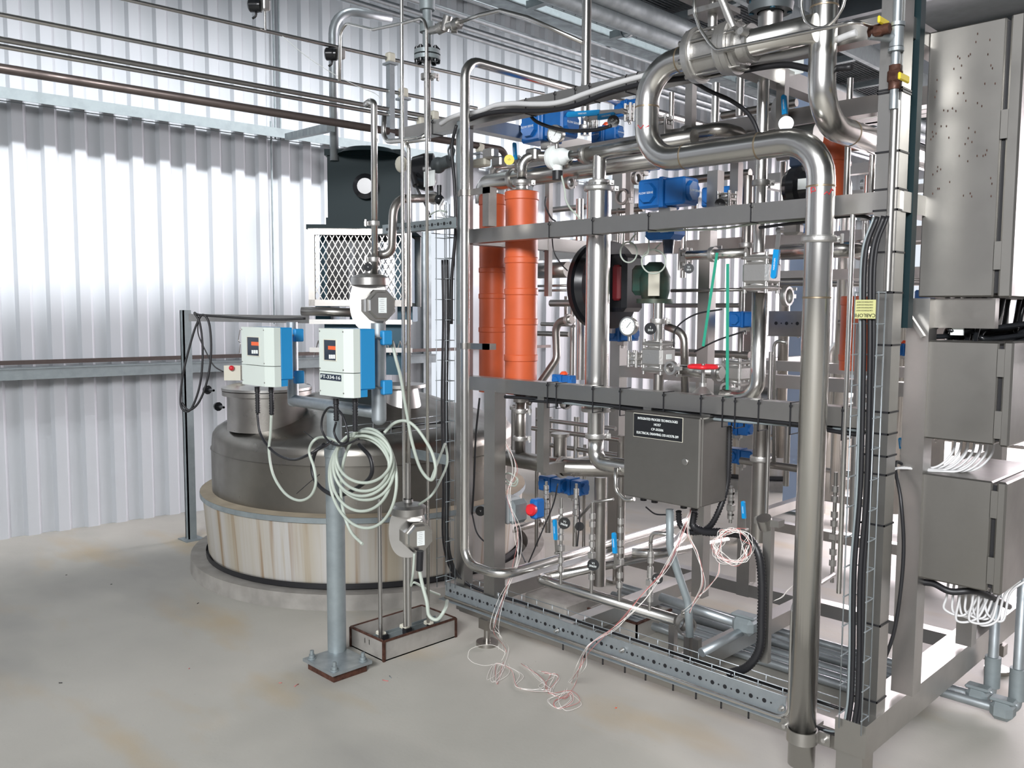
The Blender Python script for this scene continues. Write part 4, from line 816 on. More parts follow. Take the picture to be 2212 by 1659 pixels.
for tr_, u, v0, v1 in ((t1, 556, 842, 893), (t1, 586, 842, 897), (t2, 726, 868, 912), (t2, 767, 862, 932)):
    a = P(u, v0, y=y0+.06); c = P(u, v1, y=y0+.06); MB().cyl((a.x, a.y, a.z+.015), (a.x, a.y, a.z-.01), .013, 12).tube([Vector((a.x, a.y, a.z-.01)), Vector((a.x, a.y, c.z))], .011, 12, 0, rib=.006).build('cable_gland', 'black', tr_)
cy_ = y0+.06; K = lambda *q: [P(u, v, y=(w_[0] if w_ else cy_)) for u, v, *w_ in q]
cable('black_cable', K((556, 893), (562, 935), (580, 965), (605, 985), (635, 993), (665, 983), (700, 964, 2.15), (740, 945, 2.3), (800, 940, 2.5), (870, 920, 2.7), (960, 912, 2.85)), .0065, 'black', 'black cable sagging from the left transmitter over to the skid')
cable('grey_cable', K((586, 897), (584, 940), (581, 975), (590, 1025), (615, 1065), (645, 1081), (670, 1072), (682, 1045), (678, 1010), (668, 975), (680, 950), (705, 945, 2.15), (745, 960, 2.15)), .0065, 'cableg', 'grey cable hanging in a deep loop below the left transmitter')
cable('black_cable', K((726, 912), (722, 935), (735, 957), (752, 950), (748, 920), (735, 890), (712, 880), (697, 900), (696, 930), (712, 955), (740, 962), (775, 948)), .005, 'black', 'black cable curled in a ring below the tagged transmitter')
el_ = [(783, 985, 56, 52), (787, 992, 62, 60), (778, 1008, 58, 66), (788, 1000, 68, 68), (782, 1018, 66, 80), (775, 1030, 68, 84), (800, 1052, 64, 128), (800, 1052, 64, 128)]
lp_ = [(767, 932), (763, 942)]
for k in range(14*6+6):
    f = k/14; i_ = int(f); f -= i_; e0, e1 = el_[i_], el_[i_+1]; q_ = [e0[j]*(1-f)+e1[j]*f for j in range(4)]; t = -2.2-2*math.pi*k/14; lp_.append((q_[0]+q_[2]*math.cos(t), q_[1]+q_[3]*math.sin(t)))
cable('cable_coil', [P(u, v, y=2.12+.006*math.sin(i*1.7)+.0006*i) for i, (u, v) in enumerate(lp_)], .0068, 'cableg', 'big coil of grey cable hanging on the transmitter post', k=7, n=10)
cable('black_cable', K((700, 960, 2.18), (682, 975, 2.2), (674, 1010, 2.2), (682, 1040, 2.2), (704, 1062, 2.2), (730, 1070, 2.2), (760, 1060, 2.2), (800, 1030, 2.2), (800, 990, 2.2), (775, 960, 2.2)), .009, 'black', 'thick black cable loop behind the grey coil')
cable('grey_cable', K((846, 736, 2.3), (855, 775, 2.3), (865, 813, 2.32), (873, 860, 2.34), (880, 900, 2.36), (890, 955, 2.38), (908, 1012, 2.4), (931, 1037, 2.4), (941, 1015, 2.4), (934, 980, 2.4), (918, 950, 2.4), (897, 922, 2.38), (875, 909, 2.36), (850, 915, 2.34), (830, 935, 2.3)), .0072, 'cableg', 'grey cable running from tagged transmitter down past the tall tubes')
cable('grey_cable', K((931, 1037, 2.42), (945, 1000, 2.5), (955, 975, 2.6), (962, 960, 2.7), (966, 1000, 2.7), (950, 1040, 2.6), (932, 1070, 2.5), (905, 1090, 2.5)), .006, 'cableg', 'grey cable hung beside the left wire basket')
for i, (a, c) in enumerate((((656, 932), (686, 956)), ((641, 1066), (690, 1025)))): cable('cable_tie', [P(*a, y=2.14), P((a[0]+c[0])/2, (a[1]+c[1])/2-1, y=2.14), P(*c, y=2.14)], .002, 'black', ['loose black cable tie tail above the grey loop left of the post', 'loose black cable tie tail pointing down left of the post'][i], 'cable tie')
cable('tag_wire', [P(519, 710, y=y0), P(515, 735, y=y0), P(519, 742, y=y0), P(517, 762, y=y0)], .0018, 'ssd', 'small dark tag dangling at the left edge of the untagged transmitter', 'tag')
# wire basket leading to the post
def basket(name, p, q, wv, hv, step, r, label, m='galv'):
    b = MB(); d = (q-p); L_ = d.length; d = d.normalized(); wv = Vector(wv); hv = Vector(hv)
    for a, h in ((-.5, 0), (.5, 0), (0, 0), (-.5, 1), (.5, 1)): b.tube([p+wv*a+hv*h, q+wv*a+hv*h], r, 6, 0)
    t = step*.5
    while t < L_: o = p+d*t; b.tube([o-wv*.5+hv*1.1, o-wv*.5, o+wv*.5, o+wv*.5+hv*1.1], r, 6, .006); t += step
    return tag(b.build(name, m), label, 'wire tray')
basket('wire_basket', P(745, 935, y=2.3), P(955, 910, y=2.85), (0, 0, .06), (.0, -.05, 0), .1, .0022, 'narrow wire basket tray running from the post to the skid end')
LB = P(975, 850, y=2.85)
basket('wire_basket', Vector((LB.x, 2.84, P(975, 1268, y=2.84).z)), Vector((LB.x, 2.84, P(975, 440, y=2.84).z)), (.075, 0, 0), (0, -.055, 0), .1, .0022, 'upright wire basket tray at the left end of the skid')
RBx = P(1868, 1000, y=2.80).x
basket('wire_basket', Vector((RBx, 2.82, P(1868, 1575, y=2.82).z)), Vector((RBx, 2.82, P(1868, 630, y=2.82).z)), (.075, 0, 0), (0, -.055, 0), .1, .0024, 'upright wire basket tray in front of the right corner post')
lb_ = P(1872, 668, y=2.78); t_ = MB().box((lb_.x-.035, 2.765, lb_.z-.03), (lb_.x+.035, 2.767, lb_.z+.03)).build('tray_label', 'lime'); tag(t_, 'pale yellow upside-down maker label on the right wire basket', 'label'); text('CABLOFIL', (lb_.x, 2.7645, lb_.z-.019), -X, -zz, .016, 'blackg', t_)
for k in range(4): text('CAUTION DO NOT', (lb_.x, 2.7645, lb_.z-.004+k*.009), -X, -zz, .006, 'blackg', t_)
# cables in the right basket and on the corner post
for i, (dx, r_, m_) in enumerate(((-.01, .008, 'black'), (.01, .009, 'black'), (.022, .006, 'black'), (-.022, .0045, 'galvp'))):
    x = RBx+dx; cable('basket_cable', [Vector((x+.02, 2.80, P(1868, 470, y=2.8).z)), Vector((x-.01, 2.79, P(1868, 560, y=2.8).z)), Vector((x, 2.785, 1.5)), Vector((x+.006, 2.785, 1.1)), Vector((x-.004, 2.785, .8)), Vector((x+.003, 2.785, .5)), Vector((x, 2.785, .33)), Vector((x-.03, 2.79, .24)), Vector((x-.15, 2.82, .21))], r_, m_, ('black cable in the right wire basket' if m_ == 'black' else 'thin grey cable in the right wire basket'), group='cables in the right basket' if m_ == 'black' else None)
for i, dx in enumerate((-.02, 0, .018)):
    x = LB.x+dx; cable('basket_cable', [Vector((x, 2.81, P(975, 560, y=2.8).z)), Vector((x+.005, 2.81, 1.6)), Vector((x-.006, 2.81, 1.2)), Vector((x+.004, 2.81, .8)), Vector((x, 2.82, .45)), Vector((x+.06, 2.90, .27)), Vector((x+.5, 2.94, .25)), Vector((x+1.2, 2.94, .25)), Vector((x+2.0, 2.94, .25))], .006, 'black', 'black cable in the left wire basket', group='cables in the left basket')
basket('wire_basket', Vector((P(975, 1260, y=2.9).x, 2.93, .245)), Vector((P(1800, 1580, y=2.93).x, 2.93, .245)), (0, .06, 0), (0, 0, .03), .1, .002, 'low wire basket tray running along the bottom front rail')
# strut channel with holes at upper left, vertical channel
hz_ = P(900, 485, y=2.9)
hc = holed('strut_channel', P(826, 490, y=2.75).x, P(985, 490, y=2.75).x, 2.75, P(900, 500, y=2.75).z, P(900, 478, y=2.75).z, 'galvp', step=.045); tag(hc, 'perforated grey strut channel reaching left from the skid over the tank', 'bracket')
sx_ = P(986, 400, y=2.84).x; tag(MB().box((sx_-.02, 2.86, P(986, 700, y=2.86).z), (sx_+.02, 2.875, P(986, 262, y=2.86).z)).build('strut_channel', 'galvp'), 'upright grey strut channel on the left skid post', 'bracket')
cable('black_cable', [P(986, 270, y=2.82), P(976, 320, y=2.82), P(982, 400, y=2.82), P(984, 500, y=2.82), P(976, 600, y=2.82), P(975, 700, y=2.82)], .008, 'black', 'black cable running down the left skid post')
s_ = P(930, 985, y=2.8); tag(MB().box((P(885, 985, y=2.8).x, 2.8, s_.z-.03), (P(965, 985, y=2.8).x, 2.804, s_.z+.02)).build('slotted_channel', 'galvp'), 'short slotted grey channel beside the narrow wire basket', 'bracket')
# strut post far left with cable loop
lp0 = P(414, 1165, z=0); r = empty('strut_post', lp0, 'slim grey strut post standing between the tank and the wall', 'post'); zt_ = P(408, 670, y=lp0.y).z
MB().box((lp0.x-.03, lp0.y-.03, 0), (lp0.x+.02, lp0.y-.02, zt_)).box((lp0.x-.03, lp0.y-.03, 0), (lp0.x-.02, lp0.y+.03, zt_)).box((lp0.x+.012, lp0.y-.03, 0), (lp0.x+.02, lp0.y+.03, zt_)).build('post_channel', 'galvp', r); MB().cbox((lp0.x, lp0.y, .004), (.14, .14, .008)).build('foot_plate', 'galvp', r)
a = P(408, 686, y=lp0.y-.04); c = P(668, 690, k=5.6); tag(MB().beam(a, c, .004, .05).build('perforated_bar', 'ssb'), 'thin perforated bar running from the strut post to the agitator', 'bar')
KL = lambda *q: [P(u, v, k=5.35) for u, v in q]
cable('black_cable', KL((660, 688), (600, 690), (540, 688), (480, 684), (430, 680), (420, 676), (432, 700), (438, 760), (432, 830), (415, 880), (400, 888), (390, 870), (395, 810), (412, 740), (425, 700), (438, 680), (452, 700), (456, 760), (448, 820), (430, 868), (408, 886), (393, 870)), .007, 'black', 'black cable strung along the bar and coiled over the strut post')
cable('black_cable', KL((430, 684), (428, 720), (445, 760), (462, 790), (482, 803)), .004, 'black', 'thin black cable dropping from the strut post to the tank switch')
w_ = P(505, 805, k=5.3); r = empty('tank_switch', w_, 'off-white switch box with red lamp on the tank edge', 'switch'); obox(MB(), w_, .1, .06, .09).build('box_body', 'cream', r); MB().sphere(P(500, 795, k=5.25), .016, 12).build('red_lamp', 'red', r)
# ================= cable ties, rail cables =================
def tie(a, c, label, group, n=(0, 0, 1)):
    pass
def railtie(u, z0, z1, y0, y1, label, group, x=None):
    x = P(u, 0, y=y0, ).x if x is None else x
    b = MB(); e = .0025; w = .0028
    b.box((x-w, y0-e, z0-e), (x+w, y0, z1+e)).box((x-w, y1, z0-e), (x+w, y1+e, z1+e)).box((x-w, y0-e, z1), (x+w, y1+e, z1+e)).box((x-w, y0-e, z0-e), (x+w, y1+e, z0)).cbox((x+.003, y0-.006, z1-.01), (.008, .008, .008))
    return tag(b.build('cable_tie', 'black'), label, 'cable tie', group)
yf = FYF-.033
for us, zc_, v, nm, lowz in (((1183, 1202, 1281, 1340, 1434, 1515, 1562, 1589, 1640, 1709, 1730, 1822), 1.296, 850, 'lower middle rail', .045), ((1187, 1281, 1402, 1623), 2.01, 450, 'upper middle rail', 0), ((934, 1136, 1199, 1243, 1274, 1353, 1377), 2.568, 200, 'top rail', 0)):
    for u in us: railtie(u, zc_-.033-lowz, zc_+.033, yf, yf+.066, 'black cable tie tightened around the %s' % nm, 'cable ties on the %s' % nm, P(u, v, y=yf).x)
for us in ((1216,), (1262,), (1302,), (1350,), (1395,), (1455,), (1505,), (1560,), (1620,)):
    railtie(us[0], .128, .202, FYF-.037, FYF+.037, 'black cable tie around the bottom rail under the perforated channel', 'cable ties on the bottom rail', P(us[0], 1440, y=FYF-.037).x)
for v in (197, 203, 330, 410, 455, 545, 632, 745, 890, 937, 985, 1025, 1135, 1353, 1520):
    z_ = P(1900, v, y=FYF-.037).z; b = MB(); e = .003; x0, x1_, y0_, y1_ = XR-.037, XR+.037, FYF-.037, FYF+.037
    b.box((x0-e, y0_-e, z_-.003), (x1_+e, y0_, z_+.003)).box((x0-e, y1_, z_-.003), (x1_+e, y1_+e, z_+.003)).box((x0-e, y0_-e, z_-.003), (x0, y1_+e, z_+.003)).box((x1_, y0_-e, z_-.003), (x1_+e, y1_+e, z_+.003))
    tag(b.build('cable_tie', 'black'), 'black cable tie wrapped around the right corner post', 'cable tie', 'cable ties on the corner post')
# cables on the top rail
yc = 2.83
cable('rail_cable', [P(u, v, y=yc) for u, v in ((952, 268), (975, 254), (1000, 246), (1020, 244), (1045, 238), (1070, 228), (1110, 224), (1150, 225), (1190, 224), (1225, 217), (1260, 204), (1310, 187), (1360, 172), (1410, 160), (1480, 148), (1560, 135), (1640, 128), (1740, 110), (1850, 70))], .012, 'cablew', 'thick white cable strapped along the top rail')
cable('rail_cable', [P(u, v, y=yc) for u, v in ((1015, 258), (1050, 246), (1100, 240), (1150, 240), (1200, 237), (1250, 226), (1300, 206), (1360, 188), (1420, 176), (1500, 166), (1580, 156), (1690, 140), (1760, 150), (1840, 145))], .011, 'black', 'black cable strapped under the white one on the top rail')
cable('hanging_cable', [P(u, v, y=2.95) for u, v in ((1142, 236), (1150, 255), (1170, 268), (1210, 280), (1250, 283), (1290, 280), (1320, 272))], .008, 'black', 'black cable sagging in front of the upper blue actuator')
cable('rail_cable', [P(u, v, y=2.98) for u, v in ((1480, 165), (1530, 195), (1580, 218), (1620, 250), (1640, 300), (1628, 340))], .008, 'black', 'black cable drooping off the top rail behind the bent pipe')
for i, (dz, r_, m_) in enumerate(((0, .008, 'black'), (.012, .007, 'black'), (-.006, .006, 'galvp'), (-.014, .007, 'black'))):
    pts = [Vector((x, FYF-.01+.012*math.sin(x*9+i), 1.25+dz*.6+.006*math.sin(x*7+i*2))) for x in (-2.93+i*.05, -2.7, -2.4, -2.1, -1.8, -1.5, -1.3, -1.22)]
    cable('rail_cable', pts, r_, m_, 'cable tied beneath the lower middle rail' if m_ == 'black' else 'grey cable tied beneath the lower middle rail', group='cables under the lower middle rail' if m_ == 'black' else None)
cable('rail_cable', [P(u, v, y=2.93) for u, v in ((1640, 492), (1700, 484), (1750, 478), (1820, 468), (1862, 467), (1884, 474))], .0055, 'black', 'black cable tied below the right half of the upper middle rail')
cable('rail_cable', [P(u, v, y=2.93) for u, v in ((1400, 500), (1480, 497), (1560, 494), (1640, 482), (1740, 476))], .004, 'cableg', 'thin grey cable following the underside of the upper middle rail')
# ================= valves, actuators, gauges =================
OCT = [(math.cos(math.pi/8+k*math.pi/4), math.sin(math.pi/8+k*math.pi/4)) for k in range(8)]
def oct_cap(c, n, r, d):
    s, t, n = frame(n); b = MB(); vs = [c+s*a*r+t*e*r for a, e in OCT]+[c+n*d+s*a*r*.88+t*e*r*.88 for a, e in OCT]
    return b.add(vs, [list(range(8)), [8+k for k in reversed(range(8))]]+[(k, 8+k, 8+(k+1) % 8, (k+1) % 8) for k in range(8)])
def actuator(u, v, y, h, label, dome=False, txt=True, under=True, grp=None, col='blue'):
    o = P(u, v, y=y); s = h/FPX*((o-CAM).dot(fw)); r = empty('valve_actuator', o-zz*s*.6, label, 'actuator', grp)
    MB().rbox(o+X*(-.5*s), (.95*s, .95*s, s), .08*s).rbox(o+X*.05*s, (.18*s, 1.05*s, 1.04*s), .03*s).rbox(o+X*(.55*s), (.85*s, .9*s, .92*s), .07*s).build('body', col, r)
    c1_ = oct_cap(o+Vector((-.5*s, -.475*s, 0)), (0, -1, 0), .38*s, .13*s).build('end_cap', col, r); c2_ = oct_cap(o+Vector((.97*s, 0, 0)), (1, 0, 0), .38*s, .12*s).build('end_cap', col, r)
    if txt:
        text('FLOW SERVE', o+Vector((-.5*s, -.608*s, 0)), X, zz, .105*s, 'paper', c1_, .0003); text('FLOW SERVE', o+Vector((1.093*s, 0, 0)), (0, 1, 0), zz, .105*s, 'paper', c2_, .0003)
    if dome:
        MB().lathe(o+zz*.5*s+X*.0, zz, [(0, .34*s), (.1*s, .34*s), (.26*s, .2*s), (.28*s, .001)], 8).build('position_indicator', 'redo', r)
    if under: MB().rbox(o-zz*.62*s, (.5*s, .4*s, .28*s), .02*s).cyl(o-zz*.95*s, o-zz*.7*s, .1*s, 12).build('mounting_bracket', 'ssb', r)
    return r, o, s
def block_valve(u, v, y, w, h, label, seams=2, m='cast', top=0, parts=()):
    o = P(u, v, y=y); k = ((o-CAM).dot(fw))/FPX; W_ = w*k/1.41; Hh = h*k; r = empty('block_valve', o-zz*Hh/2, label, 'valve')
    b = MB(); z = o.z-Hh/2; fr_ = (.18, .64, .18) if seams == 2 else (.4, .6)
    for q in fr_: hgt = Hh*q; b.rbox((o.x, o.y, z+hgt/2), (W_, W_, hgt-.004), .012); z += hgt
    b.cyl((o.x, o.y, o.z-Hh/2), (o.x, o.y, o.z+Hh/2), W_*.42, 16)
    b.build('valve_body', m, r)
    b = MB()
    for a in (-1, 1):
        for c in (-1, 1): b.cyl((o.x+a*W_*.4, o.y+c*W_*.4, o.z-Hh/2-.008), (o.x+a*W_*.4, o.y+c*W_*.4, o.z+Hh/2+.008), .007, 6)
    b.build('tie_bolts', 'cast', r); return r, o, W_, Hh
def lever(root, p, q, w, txt=True, m='bhandle', off=(0, -.012, 0)):
    """steel lever with coloured sleeve from hub p to tip q"""
    p = Vector(p); q = Vector(q); d = (q-p); L_ = d.length; d = d.normalized(); o = Vector(off)
    MB().beam(p, p+d*L_*.5, w*.8, .004, (0, -1, 0)).cyl(p+Vector((0, .02, 0)), p+Vector((0, -.008, 0)), w*.5, 8).build('lever', 'ssb', root)
    s = MB(); a = p+d*L_*.4; sd = d.cross(Vector((0, -1, 0))).normalized(); n = 8; pts = [a-sd*w/2, a+sd*w/2]
    for k in range(n+1): t = math.pi*k/n; pts.append(q-d*w/2+sd*(w/2*math.cos(t))+d*(w/2*math.sin(t)))
    s.poly([x+Vector((0, -.006, 0)) for x in pts], (0, .012, 0)); hs = s.build('handle_sleeve', m, root)
    if txt: text('HABONIM', a+(q-a)*.5+Vector((0, -.0068, 0)), -d if abs(d.z) > .5 else (d if d.x > 0 else -d), (sd if abs(d.z) > .5 else zz), w*.45, 'paper', hs, .0002)
def tagdisc(u, v, y, rpx, label, txt='V1\n30608', m='blackg', rot=0, cat='tag'):
    o = P(u, v, y=y); r_ = rpx*((o-CAM).dot(fw))/FPX; n = (CAM-o); n.z = 0; n.normalize(); b = MB().lathe(o, n, [(0, .0001), (0, r_), (.0015, r_), (.0015, .0001)], 24); ob = tag(b.build('round_tag', m), label, cat, 'round valve tags')
    sd = zz.cross(n).normalized(); M3 = Matrix.Rotation(rot, 3, n); text(txt, o+n*.002, M3 @ sd, M3 @ zz, r_*.5, 'paper' if m == 'blackg' else 'black', ob, .0002); return ob
def gauge(u, v, y, rpx, label, n=None):
    o = P(u, v, y=y); r_ = rpx*((o-CAM).dot(fw))/FPX; n = Vector(n) if n else (CAM-o).normalized()*.7+Vector((-.35, -.3, 0)); n.normalize(); q = empty('pressure_gauge', o-zz*r_*1.4, label, 'gauge')
    MB().lathe(o-n*r_*.7, n, [(0, .001), (0, r_*.95), (r_*.5, r_*.97), (r_*.55, r_*1.05), (r_*.78, r_*1.05), (r_*.8, r_*.9), (r_*.72, r_*.88)], 32).build('case', 'ss', q)
    dl = MB().lathe(o, n, [(0, r_*.89), (.0005, r_*.89), (.0006, .0001)], 32).build('dial', 'paper', q); s = zz.cross(n).normalized(); t = n.cross(s); b = MB()
    for k in range(11): a = math.radians(225-27*k); d = s*math.cos(a)+t*math.sin(a); b.beam(o+n*.001+d*r_*.68, o+n*.001+d*r_*.8, .0012, .0006, n)
    b.build('scale_marks', 'black', dl); a = math.radians(50); d = s*math.cos(a)+t*math.sin(a); MB().beam(o+n*.0016-d*r_*.2, o+n*.0016+d*r_*.6, .002, .0006, n).build('needle', 'black', dl)
    MB().cyl(o-n*r_*.4-zz*r_*.9, o-n*r_*.4-zz*r_*1.6, r_*.22, 8).build('stem', 'ssb', q); return q, o, r_
G = 'blue valve actuators'
actuator(1443, 418, 3.12, 62, 'big bright blue actuator sitting above the upper middle rail', grp=G)
actuator(1187, 275, 3.35, 62, 'blue actuator with orange dome left of the fat vertical pipe top', True, grp=G)
actuator(1312, 291, 3.45, 34, 'small blue actuator with orange dome just left of the bent pipe', True, grp=G)
actuator(1560, 425, 3.5, 42, 'blue actuator half hidden behind the polished lower run of the bent pipe', grp=G, txt=False)
actuator(1218, 822, 3.3, 26, 'small blue actuator with orange dome above the lower middle rail', True, grp=G, txt=False)
actuator(1390, 352, 3.8, 36, 'blue and red actuator behind the bent pipe elbow', grp=G, txt=False)
actuator(1361, 235, 3.9, 34, 'blue actuator high behind the vertical leg of the bent pipe', grp=G, txt=False)
actuator(1602, 985, 3.5, 32, 'dark blue actuator right of the terminal box', grp=G, txt=False)
actuator(1596, 925, 3.6, 28, 'blue actuator tucked under the lower middle rail right of the terminal box', grp=G, txt=False)
actuator(1610, 690, 3.7, 34, 'dark blue actuator hung upside down near the green straps', grp=G, txt=False)
actuator(1195, 1045, 3.45, 32, 'dark blue actuator hanging below the low fat header, nearer the left post', grp=G, txt=False)
actuator(1238, 1050, 3.5, 34, 'dark blue actuator with red face hanging below the low fat header', grp=G, txt=False)
actuator(1725, 705, 4.2, 26, 'distant light blue actuator seen left of the big front pipe', grp=G, txt=False, col='lblue')
actuator(1345, 720, 3.7, 34, 'blue actuator with orange dome behind the lower pressure gauge', True, grp=G, txt=False)
actuator(1955, 755, 4.3, 26, 'distant blue actuator with orange dome right of the corner post', True, grp=G, txt=False)
actuator(1870, 450, 3.4, 34, 'light blue actuator peeking out left of the corner post', grp=G, txt=False, col='lblue')
# underslung blue unit with hanging pot
o = P(1436, 505, y=3.12); r = empty('valve_positioner', o-zz*.09, 'blue positioner with dark sensor pot hanging under the upper middle rail', 'positioner')
MB().rbox(o, (.15, .12, .055), .02).build('body', 'blue', r); MB().cyl(o-zz*.025+X*.02, o-zz*.085+X*.02, .026, 16, r2=.02).build('sensor_pot', 'lens', r); MB().box((o.x+.02, o.y-.0615, o.z+.0), (o.x+.06, o.y-.0605, o.z+.018)).build('label_plate', 'paper', r)
for i, (u, v, ru, rv) in enumerate(((1412, 565, 26, 26), (1358, 545, 18, 22))):
    cable('cable_loop', [P(u-10, v-60, y=3.08), P(u-12, v-20, y=3.08)]+[P(u+ru*math.cos(t), v-rv*math.sin(t), y=3.08+.004*j) for j, t in enumerate([2.8+.7*k for k in range(17)])]+[P(u+15, v-40, y=3.08)], .0035, 'cableg', ['coil of thin grey cable hanging below the blue positioner', 'small coil of grey cable left of the blue positioner'][i])
# block valves
bv, o, w_, h_ = block_valve(1645, 590, 3.05, 88, 78, 'large cube-shaped stainless valve with blue lever, right of the green straps')
g_ = P(1712, 497, y=3.0); MB().rbox(P(1713, 495, y=3.08), (.07, .05, .045), .01).build('operator_block', 'cast', bv)
lever(bv, P(1683, 497, y=2.97), P(1671, 602, y=2.97), .021)
bv2, o, w2, h2_ = block_valve(1422, 770, 3.15, 78, 68, 'grey cube valve with small sticker above the nameplate box'); MB().box((o.x+w2/2, o.y-.02, o.z-.01), (o.x+w2/2+.001, o.y+.02, o.z+.012)).build('sticker', 'paper', bv2)
block_valve(1372, 775, 3.1, 36, 28, 'small cast valve beside the grey cube valve'); block_valve(1570, 432, 3.2, 48, 28, 'cast flanged valve resting above the upper middle rail')
block_valve(1433, 285, 3.3, 46, 60, 'large square cast valve body right of the bent pipe bend'); block_valve(1590, 805, 3.35, 70, 56, 'dull stacked valve body behind the red handwheel')
block_valve(1480, 560, 3.3, 30, 40, 'flanged cast valve body left of the green straps'); block_valve(1360, 243, 3.3, 24, 30, 'small cast ball valve at the upper left of the bent pipe')
block_valve(1280, 262, 3.3, 22, 26, 'small cast ball valve with bright blue lever near the top')
for nm, p, q, w, lab in (('a', (1345, 240), (1225, 248), .025, 'long blue lever of the upper ball valve'), ('b', (1268, 257), (1330, 248), .025, 'short bright blue lever of the small ball valve')):
    r = empty('lever_handle', P(*p, y=3.15), lab, 'handle', 'blue valve levers'); lever(r, P(*p, y=3.15), P(*q, y=3.15), w)
for u, v0, v1, y, w, lab in ((1111, 350, 308, 3.2, .018, 'blue lever standing upright beside the brown wall pipe end'), (1693, 255, 205, 3.1, .018, 'upright blue lever right of the upper round tag'), (1198, 1175, 1122, 2.95, .016, 'bright blue lever on the left instrument line low in the skid'), (1326, 1205, 1150, 2.92, .018, 'bright blue lever on the middle instrument line low in the skid'), (1605, 1125, 1082, 3.1, .014, 'blue lever beside the ribbed conduit'), (1945, 965, 945, 3.6, .014, 'tiny blue lever right of the corner post')):
    r = empty('lever_handle', P(u, v0+8, y=y), lab, 'handle', 'blue valve levers'); lever(r, P(u+4, v0+20, y=y), P(u, v1, y=y), w)
# tags
for u, v, y, r_, t_, lab, ro in ((1325, 262, 3.1, 13, 'V1\n30608', 'black round tag hanging beside the bright blue lever near the top', .6), (1698, 267, 3.05, 16, 'V1\n13563', 'black round tag below the upright blue lever', 2.0), (1488, 580, 3.05, 11, 'V1\n50.0', 'black round tag on the valve left of the green straps', 0), (1405, 710, 3.05, 13, '1\n50.0', 'black round tag beside the lower pressure gauge', 0), (1219, 1130, 2.95, 13, 'V1\n30608', 'black round tag on the left instrument line low in the skid', -.3), (1252, 1137, 3.1, 10, '', 'black round tag on the second instrument line low in the skid', 0), (1281, 1220, 2.95, 13, 'V1\n30609', 'dark round tag in front of the low parallel tubes', -.2), (1420, 1250, 2.95, 12, 'V2\n30610', 'black round tag on the instrument line behind the white wires', -.6), (1100, 345, 3.0, 11, 'V2', 'amber round tag near the left orange pipes', .5), (795, 577, 2.42, 9, 'V', 'black round tag on top of the upper flow meter', 0), (1038, 1104, 3.2, 11, 'V', 'black round tag beside the lower left post', 0), (1555, 440, 3.15, 11, 'V', 'black round tag behind the big blue actuator', 0)):
    tagdisc(u, v, y, r_, lab, t_, 'yellow' if 'amber' in lab else 'blackg', ro)
gauge(1199, 290, 2.97, 19, 'pressure gauge in front of the upper left blue actuator'); gauge(1356, 705, 2.99, 20, 'pressure gauge between the fat vertical pipe and the grey cube valve')
# white pressure transmitter
o = P(1205, 340, y=3.0); r = empty('pressure_transmitter', o-zz*.08, 'white round pressure transmitter on the fat header pipe', 'transmitter')
MB().lathe(o-X*.04, X, [(0, .001), (0, .05), (.015, .055), (.03, .055), (.035, .042), (.075, .038), (.1, .025), (.12, .022)], 28).cyl(o, o-zz*.06, .022, 16).build('housing', 'paper', r); MB().cyl(o-zz*.06, o-zz*.10, .025, 14).build('cable_gland', 'black', r); MB().cyl(o+X*.08, o+X*.13, .012, 12).build('process_stem', 'ssb', r)
cable('sensor_cable', [P(u, v, y=3.0) for u, v in ((1213, 380), (1220, 410), (1222, 430), (1232, 450), (1252, 472), (1262, 500))], .0045, 'cableg', 'grey cable dropping from the white pressure transmitter')
# diaphragm pump
yp_ = 3.42; o = P(1290, 617, y=yp_); R_ = px(92, 1290, 617, yp_); r = empty('diaphragm_pump', o-zz*R_, 'large black air diaphragm pump behind the fat vertical pipe', 'pump')
MB().lathe(o-X*.05, X, [(0, .001), (0, R_*.5), (.03, R_*.75), (.035, R_), (.06, R_), (.062, R_*.9), (.1, R_*.8)], 44).build('front_chamber', 'blackg', r); MB().lathe(o+X*.06, X, [(0, R_*.7), (.02, R_), (.045, R_), (.05, R_*.6), (.08, R_*.4)], 44).build('rear_chamber', 'blackg', r)
for k in range(16): t = k*math.pi/8+.1; q = o+Vector((-.022, R_*.9*math.cos(t), R_*.9*math.sin(t))); MB().cyl(q, q+X*.014, .011, 6).sphere((q.x, q.y, q.z), .006, 8).build('rim_bolt', 'cast', r)
c_ = P(1350, 612, y=yp_); MB().rbox(c_, (.12, .16, R_*1.3), .02).build('centre_block', 'blackg', r); MB().rbox(c_+Vector((.02, -.09, 0)), (.045, .03, .17), .01).build('air_valve', 'dred', r)
q = P(1415, 605, y=3.36); k_ = ((q-CAM).dot(fw))/FPX; r = empty('bronze_pump_body', q-zz*.12, 'dark verdigris-stained bronze pump body below the blue positioner', 'pump'); MB().lathe(q-zz*k_*50, zz, [(0, .085), (.02, .085), (.02, .06), (.06, .07), (.12, .072), (.17, .05), (.19, .03)], 30).rbox(q-X*.07, (.09, .09, .14), .02).build('casting', 'bronze', r)
n_ = P(1392, 612, y=3.2); MB().box((n_.x-.03, 3.27, n_.z-.055), (n_.x+.03, 3.275, n_.z+.055)).build('rating_plate', 'cream', r)
